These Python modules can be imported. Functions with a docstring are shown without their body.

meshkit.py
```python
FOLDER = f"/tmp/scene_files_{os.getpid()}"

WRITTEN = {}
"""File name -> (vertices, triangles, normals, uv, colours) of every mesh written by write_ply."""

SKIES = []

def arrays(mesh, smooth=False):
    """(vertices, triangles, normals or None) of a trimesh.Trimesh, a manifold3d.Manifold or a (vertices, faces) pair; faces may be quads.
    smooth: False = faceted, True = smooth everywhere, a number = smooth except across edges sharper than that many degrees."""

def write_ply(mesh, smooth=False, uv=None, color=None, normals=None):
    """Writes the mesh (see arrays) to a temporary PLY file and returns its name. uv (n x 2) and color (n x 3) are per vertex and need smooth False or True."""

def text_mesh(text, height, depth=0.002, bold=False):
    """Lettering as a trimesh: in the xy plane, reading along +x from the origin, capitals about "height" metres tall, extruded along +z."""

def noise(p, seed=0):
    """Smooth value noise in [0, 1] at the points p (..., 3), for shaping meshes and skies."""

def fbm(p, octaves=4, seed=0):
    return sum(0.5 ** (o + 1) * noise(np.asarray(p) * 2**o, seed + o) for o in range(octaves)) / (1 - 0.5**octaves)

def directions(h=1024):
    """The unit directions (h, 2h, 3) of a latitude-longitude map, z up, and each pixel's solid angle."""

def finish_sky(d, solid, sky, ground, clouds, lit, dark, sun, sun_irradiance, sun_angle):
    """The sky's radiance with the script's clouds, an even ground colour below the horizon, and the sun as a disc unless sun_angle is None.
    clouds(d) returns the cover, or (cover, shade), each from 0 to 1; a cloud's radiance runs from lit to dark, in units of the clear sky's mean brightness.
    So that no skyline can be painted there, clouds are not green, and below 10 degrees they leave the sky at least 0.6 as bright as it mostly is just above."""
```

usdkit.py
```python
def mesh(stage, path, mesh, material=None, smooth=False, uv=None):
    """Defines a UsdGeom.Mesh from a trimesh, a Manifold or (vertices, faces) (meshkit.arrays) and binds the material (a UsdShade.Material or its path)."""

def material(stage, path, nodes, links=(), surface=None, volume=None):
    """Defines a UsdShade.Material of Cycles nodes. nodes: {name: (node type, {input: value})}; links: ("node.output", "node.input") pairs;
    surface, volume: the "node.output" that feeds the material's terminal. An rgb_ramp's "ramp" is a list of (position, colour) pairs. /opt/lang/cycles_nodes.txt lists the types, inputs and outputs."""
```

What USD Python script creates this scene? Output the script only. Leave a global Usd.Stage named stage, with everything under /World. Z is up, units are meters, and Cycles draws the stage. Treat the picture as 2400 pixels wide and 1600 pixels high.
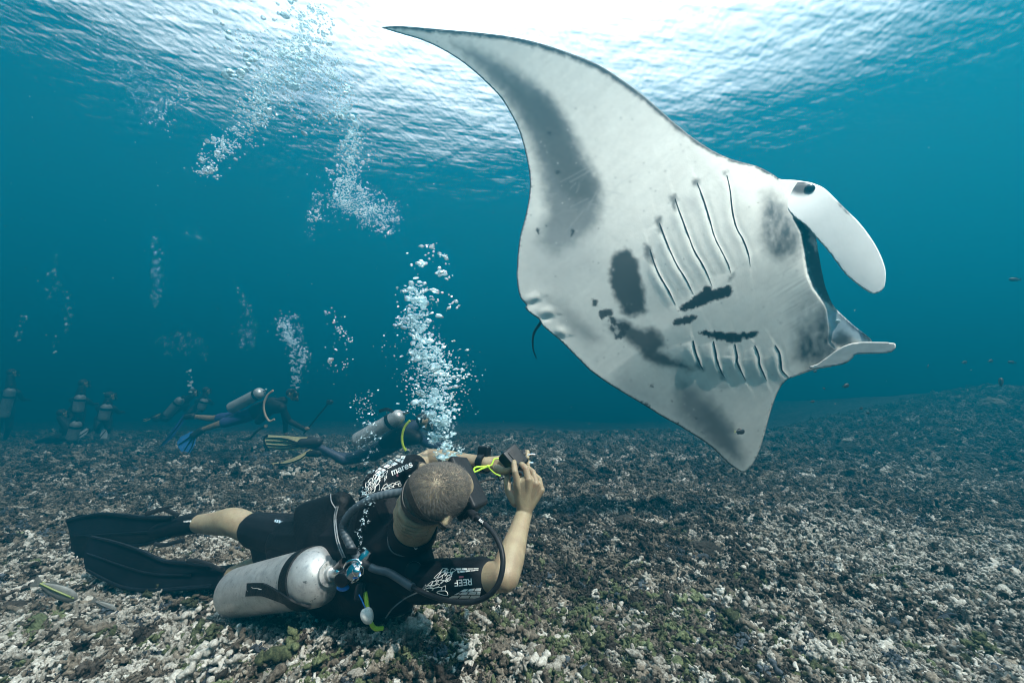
import math, random
import numpy as np
import trimesh, manifold3d
import shapely
from shapely.geometry import Polygon, Point, LineString
from scipy.spatial import cKDTree
import usdkit, meshkit
from pxr import Usd, UsdGeom, UsdLux, UsdShade, Gf, Sdf, Vt

stage = Usd.Stage.CreateInMemory()
UsdGeom.SetStageUpAxis(stage, 'Z')
UsdGeom.SetStageMetersPerUnit(stage, 1.0)
UsdGeom.Xform.Define(stage, '/World')
UsdGeom.Scope.Define(stage, '/World/Looks')

# ------------------------------------------------------------------ camera
CAM_H, PITCH, FPX = 0.82, math.radians(10.76), 1000.0     # eye height, tilt up, focal length in pixels of a 2400 px wide picture
cam = UsdGeom.Camera.Define(stage, '/World/camera')
cam.CreateHorizontalApertureAttr(36.0)
cam.CreateVerticalApertureAttr(24.0)
cam.CreateFocalLengthAttr(36.0 * FPX / 2400.0)
cam.CreateClippingRangeAttr(Gf.Vec2f(0.05, 1000))
_x = cam.AddTransformOp()
RIGHT = np.array([1.0, 0, 0]); FWD = np.array([0, math.cos(PITCH), math.sin(PITCH)]); UP = np.array([0, -math.sin(PITCH), math.cos(PITCH)])
EYE = np.array([0, 0, CAM_H])
_x.Set(Gf.Matrix4d(*RIGHT, 0, *UP, 0, *(-FWD), 0, *EYE, 1))
cam.CreateExposureAttr(2.42)

# ------------------------------------------------------------------ sky and sun
SUN = np.array([0.47, -0.52, 0.86]); SUN /= np.linalg.norm(SUN)
dome = UsdLux.DomeLight.Define(stage, '/World/sky')
dome.GetPrim().SetCustomDataByKey('kind', 'structure')
sky_mat = usdkit.material(stage, '/World/Looks/sky_look', {
    'tc': ('texture_coordinate', {}), 'cn': ('noise_texture', {'scale': 2.2, 'detail': 6, 'roughness': 0.6}), 'cr': ('rgb_ramp', {'ramp': [(0.30, (0, 0, 0)), (0.52, (1, 1, 1))]}), 'cb': ('rgb_to_bw', {}), 'cm': ('math', {'math_type': 'multiply', 'value2': 0.92}),
    'sky': ('sky_texture', {'sky_type': 'single_scattering', 'sun_disc': False, 'sun_elevation': math.asin(SUN[2]), 'sun_rotation': math.atan2(SUN[0], SUN[1]), 'altitude': 0.0, 'air_density': 1.0, 'aerosol_density': 3.0}),
    'mx': ('mix', {'color2': (8.5, 8.6, 8.7)}), 'bg': ('background_shader', {'strength': 0.15})},
    [('tc.generated', 'cn.vector'), ('cn.fac', 'cr.fac'), ('cr.color', 'cb.color'), ('cb.val', 'cm.value1'), ('cm.value', 'mx.fac'), ('sky.color', 'mx.color1'), ('mx.color', 'bg.color')], surface='bg.background')
UsdShade.MaterialBindingAPI.Apply(dome.GetPrim()).Bind(sky_mat)
sun = UsdLux.DistantLight.Define(stage, '/World/sun')
sun.CreateIntensityAttr(1.25); sun.CreateAngleAttr(0.5); sun.CreateColorAttr(Gf.Vec3f(1.0, 0.92, 0.82))
sun.GetPrim().CreateAttribute('inputs:normalize', Sdf.ValueTypeNames.Bool).Set(True)
_z = SUN; _xx = np.cross([0, 0, 1], _z); _xx /= np.linalg.norm(_xx); _yy = np.cross(_z, _xx)
sun.AddTransformOp().Set(Gf.Matrix4d(*_xx, 0, *_yy, 0, *_z, 0, 0, 0, 20, 1))

# ------------------------------------------------------------------ helpers
USED = {}
def name_for(parent, name):
    key = (parent, name)
    n = USED.get(key, 0); USED[key] = n + 1
    return f'{parent}/{name}' if n == 0 else f'{parent}/{name}_{n:03d}'

def ppath(parent):
    return '/World' if parent is None else str(parent.GetPath())

def tag(prim, label=None, category=None, group=None, kind=None):
    for k, v in (('label', label), ('category', category), ('group', group), ('kind', kind)):
        if v: prim.SetCustomDataByKey(k, v)
    return prim

def thing(name, label, category, loc=(0, 0, 0), group=None, kind=None):
    x = UsdGeom.Xform.Define(stage, name_for('/World', name))
    x.AddTranslateOp().Set(Gf.Vec3d(*map(float, loc)))
    x.GetPrim().SetCustomDataByKey('origin', Gf.Vec3d(*map(float, loc)))
    return tag(x.GetPrim(), label, category, group, kind)

ORIGIN = {}
def origin(parent):
    """World offset of a thing (parts are built in world coordinates and shifted)."""
    if parent is None: return np.zeros(3)
    top = '/'.join(str(parent.GetPath()).split('/')[:3])
    o = stage.GetPrimAtPath(top).GetCustomDataByKey('origin')
    return np.zeros(3) if o is None else np.array(o)

def obj(name, mesh, mat, parent=None, smooth=40, colors=None, label=None, rel=True):
    v, f, n = meshkit.arrays(mesh, smooth if colors is None else True)
    if rel: v = v - origin(parent)
    path = name_for(ppath(parent), name)
    m = UsdGeom.Mesh.Define(stage, path)
    m.CreatePointsAttr(Vt.Vec3fArray.FromNumpy(v.astype(np.float32)))
    m.CreateFaceVertexCountsAttr(Vt.IntArray.FromNumpy(np.full(len(f), 3, np.int32)))
    m.CreateFaceVertexIndicesAttr(Vt.IntArray.FromNumpy(f.astype(np.int32).ravel()))
    m.CreateSubdivisionSchemeAttr('none')
    if n is not None:
        m.CreateNormalsAttr(Vt.Vec3fArray.FromNumpy(n.astype(np.float32))); m.SetNormalsInterpolation('vertex')
    if colors is not None:
        UsdGeom.PrimvarsAPI(m).CreatePrimvar('pigment', Sdf.ValueTypeNames.Color3fArray, 'vertex').Set(Vt.Vec3fArray.FromNumpy(np.asarray(colors, np.float32)))
    UsdShade.MaterialBindingAPI.Apply(m.GetPrim()).Bind(mat)
    if label: m.GetPrim().SetCustomDataByKey('label', label)
    return m.GetPrim()

def P(px, py, d):
    """World point seen at picture position (px, py) at forward distance d metres."""
    px, py, d = np.broadcast_arrays(np.asarray(px, float), np.asarray(py, float), np.asarray(d, float))
    return EYE + (((px - 1200) / FPX * d)[..., None] * RIGHT + (-(py - 800) / FPX * d)[..., None] * UP + d[..., None] * FWD)

def mix(a, b, t): return np.asarray(a) * (1 - t) + np.asarray(b) * t
def sstep(a, b, x):
    t = np.clip((np.asarray(x, float) - a) / (b - a), 0, 1); return t * t * (3 - 2 * t)
def unit(v): v = np.asarray(v, float); return v / np.linalg.norm(v)

def mat_plain(name, color, rough=0.6, bump=0.0, bump_scale=60, vary=0.0, vary_scale=12, metallic=0.0, spec=0.5, ramp=None, **more):
    nodes = {'tc': ('texture_coordinate', {}), 'p': ('principled_bsdf', {'base_color': color, 'roughness': rough, 'metallic': metallic, 'specular_ior_level': spec, **more})}
    links = []
    if vary:
        c = np.array(color)
        nodes['n'] = ('noise_texture', {'scale': vary_scale, 'detail': 5, 'roughness': 0.65})
        nodes['r'] = ('rgb_ramp', {'ramp': ramp or [(0.3, tuple(c * (1 - vary))), (0.7, tuple(np.clip(c * (1 + vary), 0, 1)))]})
        links += [('tc.object', 'n.vector'), ('n.fac', 'r.fac'), ('r.color', 'p.base_color')]
    if bump:
        nodes['bn'] = ('noise_texture', {'scale': bump_scale, 'detail': 4, 'roughness': 0.6})
        nodes['b'] = ('bump', {'strength': 1.0, 'distance': bump})
        links += [('tc.object', 'bn.vector'), ('bn.fac', 'b.height'), ('b.normal', 'p.normal')]
    return usdkit.material(stage, f'/World/Looks/{name}', nodes, links, surface='p.BSDF')

def tube(points, radius, sides=10, caps=True, flat=None):
    """A swept tube; radius a number or one per point; flat = (normal, ratio) squashes it along normal."""
    p = np.asarray(points, float); n = len(p)
    r = np.broadcast_to(np.asarray(radius, float), n)
    t = np.gradient(p, axis=0); t /= np.maximum(np.linalg.norm(t, axis=1, keepdims=True), 1e-9)
    up = np.array([0, 0, 1.0]) if abs(t[0][2]) < 0.9 else np.array([1.0, 0, 0])
    u = np.cross(t[0], up); u /= np.linalg.norm(u)
    rings = []
    for i in range(n):
        u = u - t[i] * np.dot(u, t[i]); u /= np.linalg.norm(u); w = np.cross(t[i], u)
        a = np.linspace(0, 2 * np.pi, sides, endpoint=False)
        off = np.cos(a)[:, None] * u + np.sin(a)[:, None] * w
        if flat is not None:
            nn = unit(flat[0]); off = off - np.outer(off @ nn, nn) * (1 - flat[1])
        rings.append(p[i] + off * r[i])
    v = np.vstack(rings); f = []
    for i in range(n - 1):
        for k in range(sides):
            a, b = i * sides + k, i * sides + (k + 1) % sides
            f += [[a, b, b + sides], [a, b + sides, a + sides]]
    if caps:
        v = np.vstack([v, p[0], p[-1]]); c0, c1 = len(v) - 2, len(v) - 1
        for k in range(sides):
            f += [[c0, (k + 1) % sides, k], [c1, (n - 1) * sides + k, (n - 1) * sides + (k + 1) % sides]]
    return trimesh.Trimesh(v, np.array(f)[:, ::-1], process=False)

def curve(pts, n=40):
    """Catmull-Rom through the points."""
    p = np.asarray(pts, float)
    if len(p) == 2: return p[0] + np.linspace(0, 1, n)[:, None] * (p[1] - p[0])
    q = np.vstack([2 * p[0] - p[1], p, 2 * p[-1] - p[-2]]); t = np.linspace(0, len(p) - 1 - 1e-9, n); out = []
    for x in t:
        i = int(x); s = x - i; a, b, c, d = q[i:i + 4]
        out.append(0.5 * (2 * b + (c - a) * s + (2 * a - 5 * b + 4 * c - d) * s * s + (3 * b - a - 3 * c + d) * s ** 3))
    return np.array(out)

def lathe(profile, a, b, sides=40):
    """Revolves (distance along, radius) rows about the axis from a towards b (metres from a)."""
    a, b = np.asarray(a, float), np.asarray(b, float); t = unit(b - a)
    u = unit(np.cross(t, [0.3, 0.2, 0.9])); w = np.cross(t, u)
    prof = np.asarray(profile, float); ang = np.linspace(0, 2 * np.pi, sides, endpoint=False)
    v = np.vstack([a + t * s + r * (np.cos(ang)[:, None] * u + np.sin(ang)[:, None] * w) for s, r in prof]); f = []
    for i in range(len(prof) - 1):
        for k in range(sides):
            p, q = i * sides + k, i * sides + (k + 1) % sides
            f += [[p, q, q + sides], [p, q + sides, p + sides]]
    v = np.vstack([v, a + t * prof[0][0], a + t * prof[-1][0]]); c0, c1 = len(v) - 2, len(v) - 1; o = (len(prof) - 1) * sides
    for k in range(sides):
        f += [[c0, (k + 1) % sides, k], [c1, o + k, o + (k + 1) % sides]]
    m = trimesh.Trimesh(v, np.array(f), process=False)
    if m.volume < 0: m.invert()
    return m

def ball(c, r, sub=2):
    m = trimesh.creation.icosphere(sub, 1.0); m.apply_scale(np.broadcast_to(r, 3)); m.apply_translation(c); return m

def hull(spheres, seg=16):
    """manifold hull of spheres (centre, radius)."""
    parts = [manifold3d.Manifold.sphere(float(r), seg).translate([float(x) for x in c]) for c, r in spheres]
    return manifold3d.Manifold.batch_hull(parts)

def unspike(t, most=0.03):
    v = np.array(t.vertices); e = t.edges_unique; nb = [[] for _ in v]
    for a, b in e: nb[a].append(b); nb[b].append(a)
    for _ in range(8):
        L = np.linalg.norm(v[e[:, 0]] - v[e[:, 1]], axis=1); lim = max(6 * np.median(L), 0.5 * most); bad = np.unique(e[L > lim])
        if not len(bad): break
        for i in bad: v[i] = np.median(v[nb[i]], axis=0)
    t.vertices = v; return t

def skin(bones, edge=0.012, smooth=10, seg=16):
    """Union of hulls, each bone a list of (centre, radius); refined and smoothed into one continuous surface."""
    m = manifold3d.Manifold.batch_boolean([hull(b, seg) for b in bones], manifold3d.OpType.Add)
    m = m.refine_to_length(edge)
    g = m.to_mesh(); t = trimesh.Trimesh(g.vert_properties[:, :3], g.tri_verts, process=True)
    if smooth: trimesh.smoothing.filter_taubin(t, lamb=0.5, nu=0.52, iterations=smooth)
    return unspike(t)

def cat(meshes): return trimesh.util.concatenate([m if isinstance(m, trimesh.Trimesh) else trimesh.Trimesh(*meshkit.arrays(m)[:2], process=False) for m in meshes])

def box(size, frame, center, bevel=0.0):
    """Bevelled box; frame = 3 axis rows."""
    s = np.asarray(size) / 2
    if bevel:
        m = manifold3d.Manifold.batch_hull([manifold3d.Manifold.sphere(bevel, 12).translate([float(sx * (s[0] - bevel)), float(sy * (s[1] - bevel)), float(sz * (s[2] - bevel))]) for sx in (-1, 1) for sy in (-1, 1) for sz in (-1, 1)])
        g = m.to_mesh(); m = trimesh.Trimesh(g.vert_properties[:, :3], g.tri_verts)
    else:
        m = trimesh.creation.box(2 * s)
    v = np.array(m.vertices) @ np.asarray(frame) + np.asarray(center)
    return trimesh.Trimesh(v, m.faces, process=False)

def densify(poly, step):
    p = np.asarray(poly, float); out = []
    for a, b in zip(p, np.roll(p, -1, axis=0)):
        n = max(1, int(np.linalg.norm(b - a) / step)); out += [a + (b - a) * k / n for k in range(n)]
    return np.array(out)

def slab(poly, step, front, thick, smooth_poly=True):
    """A body with a front and a back skin over a plan outline (plan units). front(uv) -> world points, thick(uv, s) -> world offsets of the back skin, s = distance to the edge.
    Returns (mesh, plan uv of every vertex, is_back, edge distance)."""
    pl = np.asarray(poly, float)
    if smooth_poly:
        pl = np.vstack([curve(np.vstack([pl[-1:], pl, pl[:2]]), 6 * (len(pl) + 3))])[6:-12] if False else pl
    edge = densify(pl, step); pg = Polygon(edge).buffer(0)
    if pg.geom_type != 'Polygon': pg = max(pg.geoms, key=lambda g: g.area)
    edge = np.array(pg.exterior.coords)[:-1]
    x0, y0, x1, y1 = pg.bounds
    gx, gy = np.meshgrid(np.arange(x0, x1, step), np.arange(y0, y1, step * 0.866)); gx[1::2] += step / 2
    pts = np.stack([gx.ravel(), gy.ravel()], 1)
    inner = pg.buffer(-0.55 * step)
    pts = pts[shapely.contains_xy(inner, pts[:, 0], pts[:, 1])]
    uv = np.vstack([edge, pts]); ne = len(edge)
    from scipy.spatial import Delaunay
    tri = Delaunay(uv).simplices
    c = uv[tri].mean(1); tri = tri[shapely.contains_xy(pg.buffer(1e-6), c[:, 0], c[:, 1])]
    a = uv[tri]; cr = (a[:, 1, 0] - a[:, 0, 0]) * (a[:, 2, 1] - a[:, 0, 1]) - (a[:, 1, 1] - a[:, 0, 1]) * (a[:, 2, 0] - a[:, 0, 0])
    tri = tri[np.abs(cr) > 1e-9]; cr = cr[np.abs(cr) > 1e-9]
    tri[cr < 0] = tri[cr < 0][:, ::-1]
    s = np.zeros(len(uv)); ring = shapely.LinearRing(edge)
    s[ne:] = shapely.distance(shapely.points(uv[ne:]), ring)
    F = front(uv); B = F + thick(uv, s)
    V = np.vstack([F, B[ne:]]); idx = np.concatenate([np.arange(ne), np.arange(len(uv) - ne) + len(uv)])
    faces = np.vstack([tri, idx[tri][:, ::-1]])
    m = trimesh.Trimesh(V, faces, process=False)
    if m.volume < 0: m.invert()
    return m, np.vstack([uv, uv[ne:]]), np.concatenate([np.zeros(len(uv), bool), np.ones(len(uv) - ne, bool)]), np.concatenate([s, s[ne:]])

def soft(poly, uv, w):
    """1 inside the plan polygon, falling to 0 over a width w about its outline."""
    pg = Polygon(poly).buffer(0); pt = shapely.points(uv)
    d = shapely.distance(pt, pg.boundary); d = np.where(shapely.contains_xy(pg, uv[:, 0], uv[:, 1]), -d, d)
    return 1 - sstep(-w, w, d)
# ------------------------------------------------------------------ water
SURF = 7.6
fog = trimesh.creation.box([260, 260, SURF + 2.9]); fog.apply_translation([0, 40, (SURF + 0.5 - 2.4) / 2])
haze_mat = usdkit.material(stage, '/World/Looks/sea_water', {'v': ('principled_volume', {'color': (0.002, 0.168, 0.262), 'density': 0.138, 'anisotropy': 0.5})}, [], volume='v.volume')
haze = obj('haze', fog, haze_mat, smooth=False)
tag(haze, 'blue green sea water that fades everything far away', 'haze', kind='stuff')

def axis_grid(lo, hi, flo, fhi, fine, grow=1.22):
    a = list(np.arange(flo, fhi, fine)); s = fine; x = a[-1]
    while x < hi: s *= grow; x += s; a.append(x)
    s = fine; x = a[0]; b = []
    while x > lo: s *= grow; x -= s; b.append(x)
    return np.array(b[::-1] + a)
gx, gy = axis_grid(-110, 110, -9.5, 13, 0.026), axis_grid(-80, 130, 5, 17, 0.026)
GX, GY = np.meshgrid(gx, gy)
def waves(x, y):
    z = np.zeros_like(x); rg = np.random.default_rng(5)
    for lam, amp, n in ((2.4, 0.008, 5), (0.7, 0.0028, 9), (0.30, 0.0017, 13), (0.15, 0.0012, 18)):
        for k in range(n):
            th = rg.normal(1.9, 0.75); l = lam * rg.uniform(0.7, 1.35); kx, ky = np.cos(th) * 2 * np.pi / l, np.sin(th) * 2 * np.pi / l
            ph = rg.uniform(0, 6.28); wob = 0.8 * np.sin(x * 0.31 * kx * 0.3 + y * 0.27 * ky * 0.3 + ph * 2)
            z += amp / math.sqrt(n) * np.sin(kx * x + ky * y + ph + wob)
    return z
fade = np.exp(-((np.maximum(np.abs(GX - 2) - 13, 0) / 6) ** 2 + (np.maximum(np.abs(GY - 11) - 8, 0) / 6) ** 2))
gz = SURF + waves(GX, GY) * fade
ny, nx = GX.shape; ii = np.arange(nx * ny).reshape(ny, nx)
q = np.stack([ii[:-1, :-1], ii[:-1, 1:], ii[1:, 1:], ii[1:, :-1]], -1).reshape(-1, 4)
surf_mesh = (np.stack([GX, GY, gz], -1).reshape(-1, 3), np.vstack([q[:, [0, 1, 2]], q[:, [0, 2, 3]]]))
surf_mat = usdkit.material(stage, '/World/Looks/water_surface', {
    'lw': ('layer_weight', {'blend': 0.5}), 'mr': ('map_range', {'range_type': 'smoothstep', 'from_min': 0.22, 'from_max': 0.48, 'to_min': 0.02, 'to_max': 1.0, 'clamp': True}), 't': ('transparent_bsdf', {'color': (0.94, 0.99, 1.0)}), 'g': ('glossy_bsdf', {'color': (0.95, 0.98, 1.0), 'roughness': 0.12}), 'm': ('mix_closure', {})},
    [('lw.facing', 'mr.value'), ('mr.result', 'm.fac'), ('t.BSDF', 'm.closure1'), ('g.BSDF', 'm.closure2')], surface='m.closure')
surf = obj('water_surface', surf_mesh, surf_mat, smooth=True)
tag(surf, 'rippled underside of the sea surface glowing white above', 'water', kind='structure')

# ------------------------------------------------------------------ seabed
def ground(x, y):
    x, y = np.asarray(x, float), np.asarray(y, float)
    p = np.stack([x, y, np.zeros_like(x)], -1)
    z = 0.030 * np.clip(y - 2.0, 0, 30) + 0.05 * (meshkit.fbm(p * 0.9, 3, 3) - 0.5) * sstep(1.0, 3.5, np.hypot(x, y)) 
    z = z + (0.07 * (meshkit.fbm(p * 2.4, 2, 13) - 0.5) + 0.035 * (meshkit.fbm(p * 7.0, 2, 14) - 0.5)) * (1 - 0.7 * np.exp(-((x + 0.5) / 0.9) ** 2 - ((y - 1.8) / 0.5) ** 2))
    z = z + 0.13 * np.exp(-((x + 0.42) / 0.42) ** 2 - ((y - 1.62) / 0.3) ** 2)
    z = z + 0.5 * sstep(5, 14, y) * (meshkit.fbm(p * 0.25, 3, 9) - 0.5)
    z = z + 1.5 * sstep(4.5, 15, x - 0.15 * y + 0.5) * sstep(4, 11, y)     # the reef slope on the right
    return z
hx, hy = axis_grid(-100, 110, -4.6, 5.0, 0.024), axis_grid(-40, 130, 1.2, 6.0, 0.024)
HX, HY = np.meshgrid(hx, hy)
pp = np.stack([HX, HY, np.zeros_like(HX)], -1)
hz = ground(HX, HY) + (0.020 * (meshkit.fbm(pp * 14, 3, 21) - 0.5) + 0.010 * (meshkit.noise(pp * 55, 8) - 0.5)) * 1.0 + 0.08 * sstep(5, 12, HY) * (meshkit.fbm(pp * 2.2, 3, 31) - 0.5)
ny, nx = HX.shape; ii = np.arange(nx * ny).reshape(ny, nx)
q = np.stack([ii[:-1, :-1], ii[:-1, 1:], ii[1:, 1:], ii[1:, :-1]], -1).reshape(-1, 4)
bed_mat = usdkit.material(stage, '/World/Looks/rubble_bed', {
    'geo': ('geometry', {}), 'n1': ('noise_texture', {'scale': 70.0, 'detail': 6, 'roughness': 0.7}), 'n2': ('noise_texture', {'scale': 1.3, 'detail': 4, 'roughness': 0.6}), 'vo': ('voronoi_texture', {'scale': 28.0}),
    'r1': ('rgb_ramp', {'ramp': [(0.32, (0.015, 0.014, 0.012)), (0.5, (0.06, 0.054, 0.048)), (0.7, (0.22, 0.2, 0.18))]}),
    'r2': ('rgb_ramp', {'ramp': [(0.35, (0.55, 0.5, 0.45)), (0.62, (1, 1, 1))]}), 'mx': ('mix', {'mix_type': 'multiply', 'fac': 1.0}),
    'b': ('bump', {'distance': 0.02, 'strength': 1.0}), 'p': ('principled_bsdf', {'roughness': 0.9, 'specular_ior_level': 0.2})},
    [('geo.position', 'n1.vector'), ('geo.position', 'n2.vector'), ('geo.position', 'vo.vector'), ('n1.fac', 'r1.fac'), ('n2.fac', 'r2.fac'), ('r1.color', 'mx.color1'), ('r2.color', 'mx.color2'), ('mx.color', 'p.base_color'), ('vo.distance', 'b.height'), ('b.normal', 'p.normal')], surface='p.BSDF')
bed = obj('seabed', (np.stack([HX, HY, hz], -1).reshape(-1, 3), np.vstack([q[:, [0, 1, 2]], q[:, [0, 2, 3]]])), bed_mat, smooth=True)
tag(bed, 'seabed of broken dead coral rising to a reef slope on the right', 'seabed', kind='structure')
# ------------------------------------------------------------------ manta ray
def px(pts, x0, y0, s): return [(x0 + a / s, y0 + b / s) for a, b in pts]
Z3 = lambda pts: px(pts, 880, 40, 2.306)
Z1 = lambda pts: px(pts, 1650, 380, 3.016)
Z4 = lambda pts: px(pts, 1180, 640, 3.2)
Z2 = lambda pts: px(pts, 1200, 400, 3.137)
lead_up = Z3([(35, 60), (60, 52), (150, 50), (330, 65), (560, 85), (750, 110), (900, 145), (1050, 195), (1200, 255), (1320, 330), (1430, 410), (1530, 495), (1620, 575), (1720, 655), (1820, 720), (1930, 770), (2060, 805), (2140, 845), (2180, 872)])
head_front = Z1([(560, 124), (640, 127), (700, 135), (770, 148), (830, 180), (862, 230), (850, 300), (815, 380), (790, 470), (797, 560), (820, 700), (850, 850), (880, 940), (920, 1020), (1000, 1100), (1080, 1170), (1150, 1225), (1185, 1262), (1165, 1300), (1090, 1350), (1000, 1400), (920, 1440), (850, 1452), (770, 1470), (680, 1500), (600, 1530)])
lead_low = Z4([(2140, 790), (2110, 815), (2080, 850), (2040, 930), (2000, 1050), (1960, 1200), (1920, 1330), (1870, 1430), (1830, 1478), (1800, 1490)])
trail_low = Z4([(1760, 1478), (1680, 1420), (1580, 1320), (1480, 1245), (1310, 1140), (1200, 1080), (1080, 1005), (980, 945), (870, 880), (760, 810), (650, 730), (570, 650), (490, 570), (420, 500), (370, 460), (300, 400), (265, 345), (200, 300), (162, 260), (172, 240), (130, 190), (108, 110), (98, 10)])
trail_up = Z2([(37, 720), (40, 640), (60, 480), (95, 350), (120, 230), (133, 100), (128, 10)]) + Z3([(836, 890), (825, 800), (800, 690), (770, 600), (730, 520), (680, 440), (620, 375), (540, 300), (450, 230), (350, 170), (250, 125), (150, 95), (60, 68)])
outline = np.array(lead_up + head_front + lead_low + trail_low + trail_up)

def smooth_closed(p, n=4):
    p = np.asarray(p); q = np.vstack([p[-2:], p, p[:3]]); c = curve(q, (len(q) - 1) * n + 1); return c[2 * n:-3 * n + 1 - 1 + 1][:len(p) * n]
outline_s = smooth_closed(outline, 3)

gills = [Z2([(1015, 575), (1050, 690), (1090, 780), (1150, 880), (1203, 985)]), Z2([(1085, 385), (1115, 470), (1150, 560), (1210, 690), (1280, 800), (1335, 910)]),
         Z2([(1200, 205), (1230, 300), (1290, 460), (1340, 590), (1400, 690), (1440, 770), (1470, 845)]), Z2([(1362, 90), (1410, 220), (1450, 350), (1490, 490), (1550, 610), (1590, 690), (1608, 750)]),
         Z2([(1580, 35), (1605, 150), (1620, 300), (1650, 420), (1700, 510), (1740, 620), (1752, 705)]),
         Z4([(1422, 505), (1440, 590), (1470, 670), (1498, 725)]), Z4([(1575, 510), (1592, 600), (1600, 650), (1630, 730), (1662, 785)]), Z4([(1735, 530), (1752, 620), (1750, 660), (1780, 730), (1820, 810)]),
         Z4([(1885, 540), (1915, 620), (1920, 680), (1945, 740), (1975, 808)]), Z4([(2037, 540), (2070, 600), (2080, 680), (2090, 730), (2140, 782)])]
folds = [Z2([(98, 992), (150, 960), (220, 932)]), Z2([(190, 1088), (250, 1062), (320, 1060)]), Z2([(300, 1205), (400, 1212)])]

def near(line, uv, upto):
    """Signed distance to a plan polyline (positive on its right in the picture) and how far along it, for points within upto."""
    c = curve(line, 60); t = cKDTree(c); d, i = t.query(uv); i0 = np.clip(i, 1, len(c) - 2); tg = c[i0 + 1] - c[i0 - 1]
    r = uv - c[i]; side = np.sign(tg[:, 1] * r[:, 0] - tg[:, 0] * r[:, 1])
    return d * side, i / (len(c) - 1.0)

def manta_depth(uv):
    x, y = uv[:, 0], uv[:, 1]
    # along the span: from the lower wing tip (1742,1106) to the upper tip (895,66); across: tail to head
    e = unit(np.array([895 - 1742, 66 - 1106.0])); c = np.array([1560.0, 640.0])
    s = ((uv - c) @ e) / 650.0                      # -0.8 lower tip .. +1.35 upper tip
    w = ((uv - c) @ np.array([-e[1], e[0]])) / 420.0  # + towards the head
    d = 3.05 + 0.20 * s - 0.12 * w
    d = d - 0.16 * np.exp(-(s / 0.45) ** 2) * np.exp(-((w - 0.1) / 0.9) ** 2)          # the thick body bulges towards the eye
    d = d - 0.42 * np.clip(s - 0.45, 0, 2) ** 2                                        # raised wing tip curls over
    d = d + 0.85 * np.clip(-s - 0.15, 0, 2) ** 1.4                                      # lower wing sweeps away
    d = d + 0.10 * sstep(0.55, 1.05, w)                                                # snout rounds off
    return d

def manta_front(uv):
    d = manta_depth(uv)
    for k, g in enumerate(gills):
        sd, t = near(g, uv, 30); a = np.sin(np.pi * np.clip(t, 0.02, 0.98)) ** 0.7
        sw = 44.0 if k < 5 else 32.0
        d = d - (0.0065 if k < 5 else 0.010) * a * np.exp(-((sd + 9) / 13.0) ** 2) + 0.005 * a * np.exp(-((sd - 5) / 8.0) ** 2) - 0.006 * a * np.exp(-((sd + sw * 0.6) / sw) ** 2)
    for g in folds:
        sd, t = near(g, uv, 30); d = d - 0.008 * (np.exp(-((sd - 9) / 10.0) ** 2) - np.exp(-((sd + 7) / 7.0) ** 2)) * np.sin(np.pi * np.clip(t, .05, .95))
    mouth = Z1([(640, 400), (690, 500), (715, 650), (735, 780), (775, 890), (850, 985), (885, 1040), (905, 1180), (900, 1260), (830, 1290)])
    sd, t = near(mouth, uv, 60)
    inside = soft(Z1([(640, 400), (690, 500), (712, 650), (730, 780), (775, 890), (850, 985), (880, 1040), (900, 1180), (890, 1270), (960, 1330), (1090, 1330), (1200, 1262), (1000, 1080), (900, 960), (870, 850), (830, 700), (810, 560), (790, 480), (720, 440)]), uv, 5)
    d = d + 0.07 * inside
    return P(uv[:, 0], uv[:, 1], d)

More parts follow.
